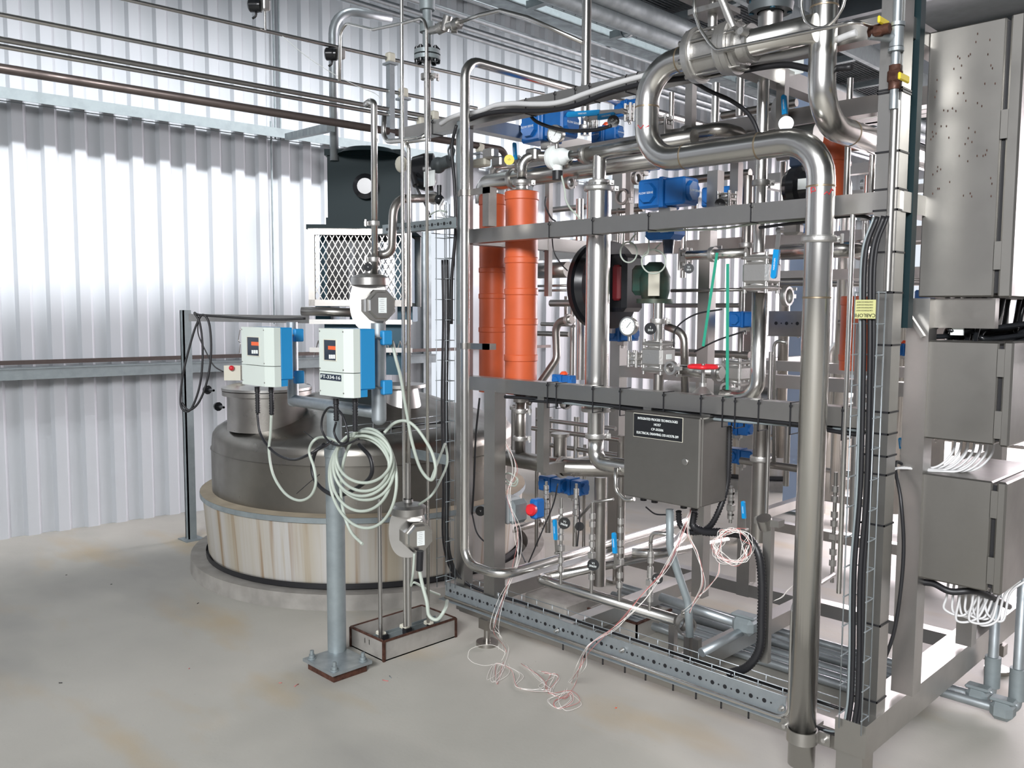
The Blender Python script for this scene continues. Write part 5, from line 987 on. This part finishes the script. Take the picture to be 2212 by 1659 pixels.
# ================= other pipes inside the skid =================
def vp(name, u, v0, v1, y, r, m, label, clamps=(), cat='pipe'): return vert(name, u, v0, v1, y, r, m, label, cat, clamps)
vp('vertical_pipe', 1266, -30, 292, 3.45, .024, 'ss', 'polished vertical pipe passing up behind the top rail to the ceiling', (275,))
vp('vertical_pipe', 1645, 130, 545, 3.10, .0225, 'ss', 'polished vertical pipe left of the large drop pipe', (133, 395))
pipe('elbow_pipe', [P(1642, 632, y=3.1), Vector((P(1642, 632, y=3.1).x, 3.1, P(1642, 862, y=3.1).z)), Vector((P(1560, 862, y=3.1).x, 3.1, P(1642, 862, y=3.1).z))], .030, 'ss', 'polished pipe curving left just above the lower middle rail', bend=.08, n=24)
vp('thin_tube', 1827, 465, 1285, 2.88, .0085, 'ss', 'thin bright tube running down between big pipe and corner post', cat='tube')
vp('thin_tube', 1660, 760, 1130, 3.2, .0085, 'ssb', 'thin tube running down right of the terminal box', cat='tube')
vp('vertical_pipe', 1642, 915, 1170, 3.3, .034, 'ssd', 'dull vertical pipe right of the terminal box behind the thin tube', (990,))
vp('vertical_pipe', 1296, 1030, 1265, 3.3, .030, 'ssd', 'dull vertical pipe low behind the instrument lines')
vp('vertical_pipe', 1341, 940, 1255, 3.6, .024, 'ssd', 'dull vertical pipe low left of the terminal box')
vp('vertical_pipe', 1422, 655, 735, 3.15, .024, 'ss', 'short polished pipe between the bronze body and the grey cube valve', (694,))
vp('vertical_pipe', 1422, 808, 855, 3.15, .022, 'ssd', 'short dull pipe under the grey cube valve')
vp('vertical_pipe', 1252, 430, 520, 3.2, .018, 'ss', 'slim pipe seen beside the fat vertical pipe')
vp('vertical_pipe', 1614, 380, 560, 3.5, .022, 'ssd', 'dull pipe behind the vertical pipe with two clamps', (530,))
vp('thin_tube', 1880, 285, 640, 3.6, .012, 'ss', 'slim upright tube just left of the corner post near the top', cat='tube')
vp('thin_tube', 1832, 170, 440, 3.5, .012, 'ssb', 'slim upright tube right of the large drop pipe', cat='tube')
vp('thin_tube', 1866, 380, 700, 4.0, .012, 'ss', 'slim upright tube with rounded neighbour near the corner post', cat='tube')
for i, (u, v0, v1) in enumerate(((1213, 1075, 1262), (1280, 1085, 1282), (1341, 1095, 1300), (1406, 1175, 1320), (1245, 1045, 1150), (1180, 1040, 1130), (1580, 1050, 1130), (1806, 1020, 1260))):
    y = 2.97 if i < 4 else 3.25; a = P(u, v0, y=y); z1_ = P(u, v1, y=y).z; r = empty('instrument_line', (a.x, y, z1_), 'upright instrument tube with hex fittings, '+['left of the low blue levers', 'between the two low blue levers', 'right of the middle blue lever', 'behind the hanging white wires', 'behind the second round tag', 'under the left dark blue actuator', 'just right of the terminal box', 'between the big pipe and the corner post'][i], 'tube', 'instrument tubes low in the skid')
    MB().cyl((a.x, y, z1_), (a.x, y, a.z), .0075, 10).build('tube_body', 'ssb', r); b = MB()
    for f in (.15, .24, .38, .46, .72, .82): z = a.z+(z1_-a.z)*f; b.cyl((a.x, y, z-.012), (a.x, y, z+.012), .014, 6)
    b.rbox((a.x, y, a.z+(z1_-a.z)*.58), (.03, .03, .03), .004); b.build('hex_fittings', 'cast', r)
def hp(name, pts, y, r, m, label, cat='pipe', bend=None, clamps=()): return pipe(name, pl(y, *pts), r, m, label, cat, None, bend, clamps)
hp('short_elbow', ((1478, 292), (1560, 290), (1592, 292, 3.3), (1592, 330, 3.3)), 3.15, .028, 'ssd', 'short dull elbow pipe right of the square cast valve', bend=.05, clamps=((0, .05),))
hp('cross_pipe', ((1485, 552), (1612, 540)), 3.12, .020, 'ss', 'polished horizontal pipe wrapped by the green straps', clamps=((0, .45),))
hp('cross_pipe', ((1690, 545), (1835, 535), (1870, 560, 3.6)), 3.35, .032, 'ss', 'fat polished horizontal pipe behind the big front pipe', bend=.06)
hp('cross_pipe', ((1462, 800), (1560, 802)), 3.2, .026, 'ss', 'short polished horizontal pipe below the red handwheel', clamps=((0, .9),))
hp('thin_crossbar', ((1450, 628), (1610, 625)), 3.5, .008, 'ssb', 'thin horizontal bar crossing behind the green straps', 'bar')
hp('cross_pipe', ((1165, 585), (1228, 590)), 3.7, .045, 'ssd', 'dull fat pipe between the orange pipe and the pump', )
hp('thin_crossbar', ((1160, 618), (1225, 620)), 3.7, .007, 'ssb', 'upper thin bar between orange pipe and pump', 'bar'); hp('thin_crossbar', ((1160, 628), (1225, 630)), 3.7, .007, 'ssb', 'lower thin bar between orange pipe and pump', 'bar')
pipe('crooked_pipe', [P(1235, 690, y=3.5), P(1200, 695, y=3.5), P(1203, 775, y=3.5), P(1165, 830, y=3.4), P(1140, 870, y=3.3)], .021, 'ssd', 'crooked pipe zigzagging down between orange pipe and fat vertical pipe', bend=.07, clamps=((0, .2),), n=20)
pipe('crooked_pipe', [P(1480, 850, y=3.3), P(1478, 720, y=3.3), P(1440, 705, y=3.3)], .018, 'ssd', 'curved dull pipe right of the grey cube valve', bend=.06)
pipe('thin_tube', [P(1700, 740, y=3.3), P(1672, 735, y=3.3), P(1672, 1000, y=3.3)], .007, 'ssb', 'thin tube with rounded top beside the big front pipe', 'tube', bend=.03)
pipe('low_parallel_tube', [Vector((P(1169, 1244, y=2.99).x+.0, 3.05, za+.0)), Vector((P(1169, 1244, y=2.99).x+.28, 4.2, za+.02))], .0215, 'ss', 'second low tube running back beside the rounded tall tube', 'tube')
pipe('curved_tube', [P(1250, 1120, y=3.2), P(1281, 1085, y=3.2), P(1325, 1078, y=3.2)], .007, 'ssb', 'thin curved tube above the low levers', 'tube', bend=.04)
pipe('curved_tube', [P(1330, 1010, y=3.0), P(1330, 1060, y=3.0), P(1352, 1082, y=3.0), P(1370, 1078, y=3.0)], .009, 'ss', 'thin curved tube passing under the left of the terminal box', 'tube', bend=.04)
pipe('curved_tube', [P(1405, 1180, y=3.1), P(1408, 1150, y=3.1), P(1450, 1155, y=3.1)], .009, 'ss', 'thin hooked tube low behind the terminal box', 'tube', bend=.03)
pipe('low_bent_pipe', [P(1365, 1195, y=3.3), P(1440, 1195, y=3.4), P(1480, 1150, y=3.8)], .024, 'ss', 'polished bent pipe low behind the hanging wires', bend=.08)
pipe('sloping_pipe', [P(1015, 1170, y=3.5), P(1250, 1105, y=4.6)], .021, 'ssd', 'long dull tube running back beside the tank', 'tube', clamps=((0, .6),))
# low concrete block and second trough inside the base
p = P(1178, 1290, z=.12); tag(MB().rbox((p.x+.02, p.y+.12, .06), (.30, .30, .12), .01).build('concrete_block', 'conc_dk'), 'worn concrete block on the floor inside the left of the skid base', 'block')
p = P(1375, 1385, z=.0); b = MB(); x0, x1_, y0_, y1_ = p.x-.32, p.x, p.y, p.y+.3; b.box((x0, y0_, 0), (x1_, y0_+.008, .09)).box((x0, y1_, 0), (x1_, y1_+.008, .09)).box((x1_-.008, y0_, 0), (x1_, y1_, .09)).box((x0, y0_, 0), (x0+.008, y1_, .09)); r = b.build('floor_trough', 'conc_dk'); tag(r, 'second small floor trough under the low cross pipe inside the base', 'trough'); MB().beam((x0, y0_, .09), (x1_, y0_, .09), .012, .01).beam((x1_, y0_, .09), (x1_, y1_, .09), .012, .01).build('rusty_rim', 'rust', r)
# red handwheel
o = P(1519, 792, y=3.02); r = empty('handwheel_valve', o-zz*.12, 'globe valve with bright red handwheel on the lower middle rail', 'valve'); b = MB(); n = 36
b.tube([o+Vector(((.055+.005*math.cos(6*t))*math.cos(t), (.055+.005*math.cos(6*t))*math.sin(t), 0)) for t in [2*math.pi*k/n for k in range(n)]], .0085, 8, 0, True)
for k in range(3): t = k*2.094; b.beam(o, o+Vector((.055*math.cos(t), .055*math.sin(t), 0)), .012, .006)
b.build('handwheel', 'red', r); MB().cyl(o-zz*.07, o+zz*.012, .008, 10).build('spindle', 'ssb', r); MB().lathe(o-zz*.14, zz, [(0, .045), (.03, .045), (.045, .03), (.06, .014), (.075, .014)], 20).build('bonnet', 'cast', r)
# green straps
tag(MB().beam(P(1549, 546, y=3.06), P(1519, 748, y=3.0), .012, .002, (0, -1, 0)).build('green_strap', 'green'), 'slanting green webbing strap hung from the horizontal pipe', 'strap'); tag(MB().beam(P(1572, 570, y=3.04), P(1571, 842, y=3.04), .013, .002, (0, -1, 0)).build('green_strap', 'green'), 'straight green webbing strap right of the slanting one', 'strap')
# grey smart box lower left
o = P(1108, 1102, y=3.05); r = empty('valve_controller', o-zz*.07, 'grey cubic valve controller with dark window above the left post foot', 'controller'); MB().rbox(o-X*.03, (.09, .10, .13), .01).build('body', 'grey', r); MB().rbox(o+X*.035, (.045, .12, .12), .02).build('front_cover', 'galvp', r); MB().box((o.x-.065, o.y-.0515, o.z-.02), (o.x-.035, o.y-.0505, o.z+.035)).build('window', 'black', r)
o2 = P(1160, 1098, y=3.15); MB().rbox(o2, (.05, .07, .1), .01).build('side_actuator', 'blue', r); MB().lathe(o2+Vector((.0, -.035, 0)), (0.3, -1, 0), [(0, .03), (.02, .03), (.03, .02), (.03, .001)], 16).build('red_cap', 'red', r)
cable('controller_cable', [P(u, v, y=3.0) for u, v in ((1118, 1035), (1108, 1045), (1088, 1030), (1100, 1022), (1118, 1035), (1112, 1050), (1090, 1042), (1083, 1030))], .004, 'cableg', 'tangle of thin grey cable above the grey valve controller')
cable('black_cable', [P(u, v, y=2.98) for u, v in ((1085, 950), (1078, 1010), (1068, 1080), (1078, 1150), (1085, 1200), (1080, 1260))], .008, 'black', 'black cable running down in front of the left skid post'); cable('black_cable', [P(u, v, y=2.9) for u, v in ((1020, 1110), (1030, 1150), (1050, 1172), (1075, 1178))], .004, 'black', 'thin black cable bowed beside the rounded tall tube')
cable('black_cable', [P(u, v, y=2.9) for u, v in ((1036, 860), (1028, 940), (1024, 1040), (1020, 1110))], .005, 'black', 'black cable hanging between rounded tube and left post')
for i, pts in enumerate((((1205, 1045), (1195, 1090), (1170, 1150), (1142, 1215)), ((1250, 1070), (1252, 1120), (1247, 1180)), ((1123, 1140), (1122, 1180), (1135, 1215)), ((1395, 1095), (1415, 1110), (1440, 1112)), ((1500, 760), (1550, 735), (1610, 715)), ((1455, 750), (1460, 710), (1500, 680), (1560, 668)))):
    cable('signal_cable', [P(u, v, y=3.05) for u, v in pts], .0035, 'black', 'thin black signal cable '+['slanting below the left blue actuator', 'hanging past the second round tag', 'below the grey valve controller', 'drooping under the terminal box', 'above the red handwheel', 'curving up from the grey cube valve'][i])
cable('signal_cable', [P(u, v, y=3.0) for u, v in ((1179, 425), (1178, 445), (1190, 470), (1200, 478))], .004, 'black', 'black signal cable beside the brighter orange pipe')
cable('signal_cable', [P(u, v, y=3.0) for u, v in ((1192, 508), (1197, 545), (1212, 570), (1226, 585))], .003, 'black', 'thin black cable reaching to the pump rim')
# thermocouple wires
def wires(name, pts, n, spread, label, y=2.8):
    for i in range(n):
        q = [P(u+spread*(random.random()-.5)*(0.3+j/len(pts)), v+spread*.4*(random.random()-.5), y=yy) for j, (u, v, yy) in enumerate(pts)]
        for p in q:
            if p.z < .006: p.z = .006
        cable(name, q, .001, 'wirer' if i % 3 == 2 else 'wirew', ('thin red wire ' if i % 3 == 2 else 'thin white wire ')+label, 'wire', 'thin wires '+label, n=6)
def FL(u, v): p = P(u, v, z=.004); return (u, v, p.y)
wires('loose_wire', [(1095, 960, 2.95), (1112, 1010, 2.93), (1100, 1070, 2.9), (1118, 1150, 2.87), (1115, 1215, 2.83), (1085, 1290, 2.80), (1068, 1350, 2.76), (1080, 1372, 2.70), FL(1090, 1405), FL(1095, 1450), FL(1065, 1475), FL(1085, 1440), FL(1120, 1455), FL(1128, 1490), FL(1180, 1495), FL(1160, 1470), FL(1140, 1440)], 5, 34, 'trailing from the left post over the channel to the floor')
wires('loose_wire', [(1492, 1100, 2.93), (1478, 1140, 2.9), (1440, 1220, 2.87), (1390, 1290, 2.84), (1330, 1350, 2.82), (1275, 1395, 2.78), (1255, 1440, 2.65), FL(1235, 1475), FL(1225, 1500), FL(1195, 1518), FL(1215, 1535), FL(1245, 1518), FL(1232, 1498), FL(1205, 1505), FL(1180, 1490), FL(1200, 1462), FL(1175, 1455)], 6, 30, 'falling from the terminal box over the channel to the floor')
wires('loose_wire', [(1492, 1100, 2.93), (1488, 1150, 2.9), (1505, 1200, 2.9), (1518, 1260, 2.9), (1500, 1300, 2.92), (1483, 1322, 2.93)], 4, 16, 'looping down behind the grey hose')
def ringp(cu, cv, ru, rv, y, ph=0, turns=1.0): return [(cu+ru*math.cos(ph+t), cv+rv*math.sin(ph+t), y) for t in [2*math.pi*turns*k/14 for k in range(15)]]
wires('loose_wire', ringp(1582, 1180, 34, 36, 2.90, 0, 1.8), 8, 34, 'coiled on the ribbed conduit'); wires('loose_wire', [(1555, 1215, 2.9), (1550, 1240, 2.9), (1530, 1270, 2.92), (1508, 1290, 2.92)], 3, 10, 'leading off the coil towards the base')
wires('loose_wire', ringp(1050, 1415, 40, 22, 2.55, 1.2, .9), 1, 4, 'in a single loop standing off the floor')
wires('loose_wire', [(1720, 1260, 2.95), (1700, 1275, 2.95), (1690, 1290, 2.95), (1672, 1298, 2.95)], 2, 8, 'ending beside the big front pipe')
# hanging black fan/motor at upper left
o = P(912, 372, y=2.9); r = empty('hanging_motor', o-zz*.15, 'black motor with ball ends hanging by a shackle over the skid end', 'motor'); k_ = ((o-CAM).dot(fw))/FPX
MB().lathe(o-s0*k_*25, s0, [(0, .001), (0, k_*15), (k_*5, k_*32), (k_*30, k_*40), (k_*50, k_*40), (k_*56, k_*25), (k_*58, .001)], 30).build('motor_body', 'blackg', r)
MB().sphere(P(947, 357, y=2.88), k_*17, 16).cyl(P(947, 357, y=2.88), P(970, 348, y=2.9), k_*13, 16).build('ball_end', 'deck', r); MB().sphere(P(867, 355, y=2.85), k_*14, 14, (1, 1, 1.3)).build('amber_cap', 'cream', r)
MB().cyl(P(890, 375, y=2.8), P(898, 400, y=2.8), k_*7, 12).build('gland', 'black', r); MB().box((P(922, 385, y=2.84).x, 2.82, P(922, 405, y=2.84).z), (P(945, 385, y=2.84).x, 2.825, P(922, 372, y=2.84).z)).build('rating_plate', 'paper', r)
MB().tube([P(972, 345, y=2.9), P(968, 325, y=2.9), P(975, 310, y=2.9), P(982, 325, y=2.9), P(978, 340, y=2.9)], .005, 8).build('shackle', 'deck', r)
cable('motor_cable', [P(898, 400, y=2.8), P(905, 415, y=2.8), P(916, 435, y=2.82), P(930, 470, y=2.85)], .006, 'black', 'black cable dropping from the hanging motor')
MB_ = MB().sphere(P(949, 431, y=2.85), .025, 14).cyl(P(949, 431, y=2.85), P(949, 400, y=2.85), .012, 10).build('black_ball', 'blackg'); tag(MB_, 'round black ball below the hanging motor', 'ball')
cable('white_hose', [P(u, v, y=2.8) for u, v in ((958, 430), (950, 450), (962, 470), (978, 482), (985, 490))], .005, 'cablew', 'short white hose beside the upright strut channel'); cable('white_hose', [P(u, v, y=2.8) for u, v in ((926, 468), (935, 460), (950, 455), (965, 458))], .004, 'cableg', 'short grey hose above the perforated strut channel')
# lock-out box and white connection boxes upper left
for i, (u, v, w, h, m_) in enumerate(((1060, 332, .08, .05, 'cast'), (1040, 352, .10, .04, 'cream'), (1078, 350, .07, .05, 'ssb'), (1152, 335, .07, .06, 'ssb'))):
    tag(MB().rbox(P(u, v, y=3.1), (w, .05, h), .008).build('fitting_block', m_), ['small cast fitting block under the brown wall pipe end', 'pale plastic valve block near the left orange pipes', 'small steel block beside the amber tag', 'drilled steel bracket block left of the white transmitter'][i], 'fitting')
# black magnetic flow sensor upper right
o = P(1722, 405, y=3.2); r = empty('round_flow_sensor', o-zz*.07, 'round black sensor with glass rim right of the upper middle rail valves', 'instrument'); MB().lathe(o-X*.03, X, [(0, .001), (0, .07), (.02, .08), (.05, .08), (.06, .06), (.09, .05), (.1, .001)], 30).build('housing', 'blackg', r); MB().rbox(o+zz*.1-X*.0, (.05, .05, .05), .006).build('terminal_head', 'lens', r); MB().box((o.x+.04, o.y-.075, o.z-.02), (o.x+.08, o.y-.074, o.z+.02)).build('rating_plate', 'paper', r)
tag(MB().lathe(P(1685, 235, y=3.3), (-.5, -1, 0), [(0, .001), (0, .055), (.006, .055), (.006, .001)], 28).build('round_cover', 'ssb'), 'round steel blanking disc behind the upright blue lever', 'cover')
ws = P(1705, 147, y=3.3); t_ = MB().box((ws.x-.06, 3.3, ws.z-.03), (ws.x+.06, 3.303, ws.z+.03)).build('warning_label', 'paper'); tag(t_, 'white label with yellow WARNING strip behind the large drop pipe', 'sign'); b = MB().box((ws.x-.055, 3.298, ws.z+.012), (ws.x+.0, 3.2995, ws.z+.026)).build('yellow_strip', 'yellow', t_); text('WARNING', (ws.x-.027, 3.2975, ws.z+.019), X, zz, .01, 'blackg', b)
# small clamps scattered on fittings
for i, (u, v, y, r_, d) in enumerate(((1075, 405, 3.3, .03, zz), (1230, 395, 3.2, .02, X), (1700, 640, 3.3, .03, X), (1450, 795, 3.1, .02, Vector((0, 1, 0))), (1570, 840, 3.1, .016, Vector((0, 1, 0))), (1222, 868, 3.1, .025, X), (1375, 385, 3.4, .02, X), (1345, 425, 3.5, .03, Vector((0, 1, 0))), (1858, 540, 3.5, .03, X), (1118, 880, 3.2, .03, zz))):
    tag(tri(P(u, v, y=y), d, r_).build('clamp_fitting', 'cast'), 'sanitary clamp fitting '+['beside the hidden orange pipe top', 'under the fat header pipe', 'right of the large cube valve', 'left of the red handwheel', 'right of the red handwheel', 'just under the lower middle rail', 'behind the bent pipe lower bend', 'between the fat pipe and the big blue actuator', 'left of the corner post', 'below the hidden orange pipe'][i], 'clamp', 'loose sanitary clamps')
# ================= background beyond the skid =================
tank((-4.56, 8.17, 0), 'second stainless tank far behind the skid, right of centre')
tank((-.4, 9.4, 0), 'third stainless tank far behind the enclosures at the right')
bl = P(1715, 1100, z=0); r = empty('blue_column', bl, 'pale blue steel column on a foot plate behind the skid', 'column'); MB().box((bl.x-.07, bl.y-.07, .02), (bl.x+.07, bl.y+.07, 4.0)).build('shaft', 'bluecol', r); MB().cbox((bl.x, bl.y, .01), (.35, .35, .02)).build('foot_plate', 'galvp', r)
wc = P(1755, 1000, z=.0, y=None, x=None) if False else Vector((bl.x+1.9, bl.y+.9, 0)); tag(MB().box((wc.x-.08, wc.y-.08, 0), (wc.x+.08, wc.y+.08, 4.0)).build('white_column', 'paper'), 'white column standing in the bright bay far behind', 'column')
fs = empty('rear_skid_frame', (-1.8, 6.2, 0), 'second stainless equipment frame standing behind the main skid', 'frame')
for x in (-3.2, -1.9, -.3):
    for y in (5.6, 6.8): MB().box((x-.035, y-.035, 0), (x+.035, y+.035, 2.6)).build('post', 'ssd', fs)
for z in (.15, 1.28, 1.9, 2.57):
    for y in (5.6, 6.8): MB().beam((-3.2, y, z), (-.3, y, z), .066, .066).build('rail', 'ssb', fs)
    for x in (-3.2, -.3): MB().beam((x, 5.6, z), (x, 6.8, z), .066, .066).build('rail', 'ssb', fs)
rnd = random.Random(3); DSC = ['far left', 'left', 'left of middle', 'middle', 'right of middle', 'right', 'far right']
for i in range(14):
    x = -3.1+i*.21; y = 5.7+rnd.random()*.9; z0_ = .2+rnd.random()*.7; z1_ = 1.4+rnd.random()*1.2; r_ = rnd.choice((.012, .022, .03, .038))
    pipe('rear_pipe', [Vector((x, y, z0_)), Vector((x, y, z1_)), Vector((x+(.3 if i % 2 else -.3), y, z1_))], r_, 'ss' if i % 3 else 'ssd', 'bent process pipe among many inside the second frame behind the skid', group='pipes in the rear frame')
for i in range(7):
    x = -2.9+i*.4; y = 5.75+rnd.random()*.3; z_ = rnd.choice((1.45, 1.75, 2.2, 1.0)); o = Vector((x, y, z_)); r = empty('rear_actuator', o, 'small blue actuator inside the second frame behind the skid', 'actuator', 'actuators in the rear frame'); MB().rbox(o, (.18, .1, .1), .01).build('body', 'blue', r); MB().lathe(o+zz*.05, zz, [(0, .035), (.03, .02), (.03, .001)], 10).build('position_indicator', 'redo', r)
for i in range(8):
    z_ = .5+i*.27; y = 5.8+rnd.random()*.7; tag(MB().cyl((-3.1+rnd.random()*.8, y, z_), (-.5-rnd.random()*.8, y, z_), rnd.choice((.012, .02, .03)), 12).build('rear_cross_pipe', 'ssb'), 'horizontal pipe inside the second frame behind the skid', 'pipe', 'cross pipes in the rear frame')
# extra clutter inside the front skid: bars and tubes at several depths
for i, (u, v0, v1, y, r_) in enumerate(((1180, 520, 640, 3.9, .010), (1236, 650, 820, 3.8, .016), (1255, 600, 820, 3.7, .028), (1335, 450, 560, 3.8, .012), (1375, 440, 520, 3.9, .014), (1500, 400, 470, 3.9, .016), (1528, 640, 840, 4.0, .02), (1600, 620, 860, 3.9, .014), (1476, 480, 600, 4.0, .016), (1160, 880, 1180, 3.7, .012), (1185, 900, 1150, 3.9, .020), (1244, 900, 1180, 3.8, .016), (1262, 960, 1200, 3.9, .010), (1110, 880, 1000, 3.6, .016), (1690, 350, 480, 3.6, .012), (1700, 900, 1050, 3.9, .014), (1600, 60, 250, 3.7, .018), (1545, 180, 300, 3.9, .02), (1450, 200, 300, 3.9, .014), (1850, 700, 1150, 4.0, .020), (1090, 900, 1160, 3.8, .01), (1222, 640, 700, 3.9, .01))):
    vp('rear_riser', u, v0, v1, y, r_, ('ssd', 'ssb', 'ss')[i % 3], 'upright process tube in the crowded rear half of the skid')
for o_ in list(C.objects):
    if o_.name.startswith('rear_riser'): o_['label'] = 'plain upright process tube in the crowded rear half of the skid'; o_['group'] = 'rear risers inside the skid'
for i, (u0, u1, v, y, r_) in enumerate(((1170, 1240, 700, 3.8, .012), (1160, 1230, 720, 3.9, .016), (1160, 1330, 905, 3.6, .012), (1180, 1340, 960, 3.8, .014), (1430, 1600, 660, 3.9, .012), (1440, 1620, 760, 3.9, .02), (1680, 1760, 610, 3.9, .02), (1300, 1390, 460, 3.8, .014), (1180, 1270, 455, 3.7, .016), (1400, 1620, 400, 3.8, .02), (1190, 1260, 655, 3.7, .02), (1150, 1340, 925, 3.3, .012), (1680, 1900, 340, 3.9, .018), (1560, 1720, 250, 3.8, .018), (1570, 1760, 480, 3.9, .016), (1600, 1740, 995, 3.4, .016))):
    a = P(u0, v, y=y); c = P(u1, v, y=y); tag(MB().cyl(a, (c.x, y, a.z), r_, 14).build('rear_cross_tube', ('ssb', 'ssd')[i % 2]), 'plain horizontal process tube in the crowded rear half of the skid', 'tube', 'rear cross tubes inside the skid')
b = None
# dark cross tray seen through the middle (perforated)
ht = holed('rear_tray', P(1165, 525, y=3.9).x, P(1245, 525, y=3.9).x, 3.9, P(1200, 560, y=3.9).z, P(1200, 520, y=3.9).z, 'ssb'); tag(ht, 'perforated steel tray behind the brighter orange pipe', 'cable channel')
ht = holed('rear_tray', P(1660, 700, y=3.9).x, P(1742, 700, y=3.9).x, 3.9, P(1700, 725, y=3.9).z, P(1700, 672, y=3.9).z, 'ssd'); tag(ht, 'perforated dull tray left of the big front pipe', 'cable channel')
# debris on the floor
for i, (u, v, l_, m_) in enumerate(((640, 1480, .03, 'wirer'), (832, 1470, .03, 'wirer'), (842, 1462, .03, 'galvp'), (427, 1303, .02, 'black'), (130, 1475, .012, 'black'), (143, 1242, .008, 'black'), (240, 1262, .008, 'black'), (408, 1444, .01, 'wirer'), (1330, 1529, .006, 'redo'), (605, 1475, .012, 'wirer'))):
    p = P(u, v, z=.002); a_ = rnd.random()*3; d = Vector((math.cos(a_), math.sin(a_), 0))*l_/2; tag(MB().tube([p-d, p, p+d*.8+Vector((.002, .003, 0))], .0018, 6, 0).build('floor_scrap', m_), ['red wire scrap on the floor left of the base plate', 'red wire scrap on the floor below the trough', 'grey wire scrap beside a red one below the trough', 'dark chip on the floor in front of the tank kerb', 'dark chip on the open floor at lower left', 'tiny dark chip on the floor near the wall', 'tiny dark chip midway between wall and tank', 'reddish chip on the open floor left of the post', 'orange chip on the floor right of the wire tangle', 'short red wire scrap among chips left of the post'][i], 'debris')
# labels of look-alikes that stand in a row: add their place in that row
ORD = 'first second third fourth fifth sixth seventh eighth ninth tenth eleventh twelfth thirteenth fourteenth fifteenth sixteenth seventeenth eighteenth nineteenth twentieth twenty-first twenty-second'.split()
def place(o):
    c = Vector(o.location)-CAM
    if o.type == 'MESH': c = c+Vector((0, 0, o.dimensions.z/2))
    k = c.dot(fw); return (c.dot(rt)/k, -c.dot(up)/k)
for g, ax, word in (('cable ties on the lower middle rail', 0, 'from the left'), ('cable ties on the upper middle rail', 0, 'from the left'), ('cable ties on the top rail', 0, 'from the left'), ('cable ties on the bottom rail', 0, 'from the left'),
                    ('cable ties on the corner post', 1, 'from the top'), ('floor conduits under the skid', 1, 'from the back'), ('pipes in the rear frame', 0, 'from the left'), ('actuators in the rear frame', 0, 'from the left'),
                    ('cross pipes in the rear frame', 1, 'from the top'), ('rear risers inside the skid', 0, 'from the left'), ('rear cross tubes inside the skid', 1, 'from the top')):
    L_ = sorted((o for o in C.objects if o.parent is None and o.get('group') == g), key=lambda o: place(o)[ax])
    for i, o in enumerate(L_): o['label'] = o['label']+', '+ORD[i]+' '+word
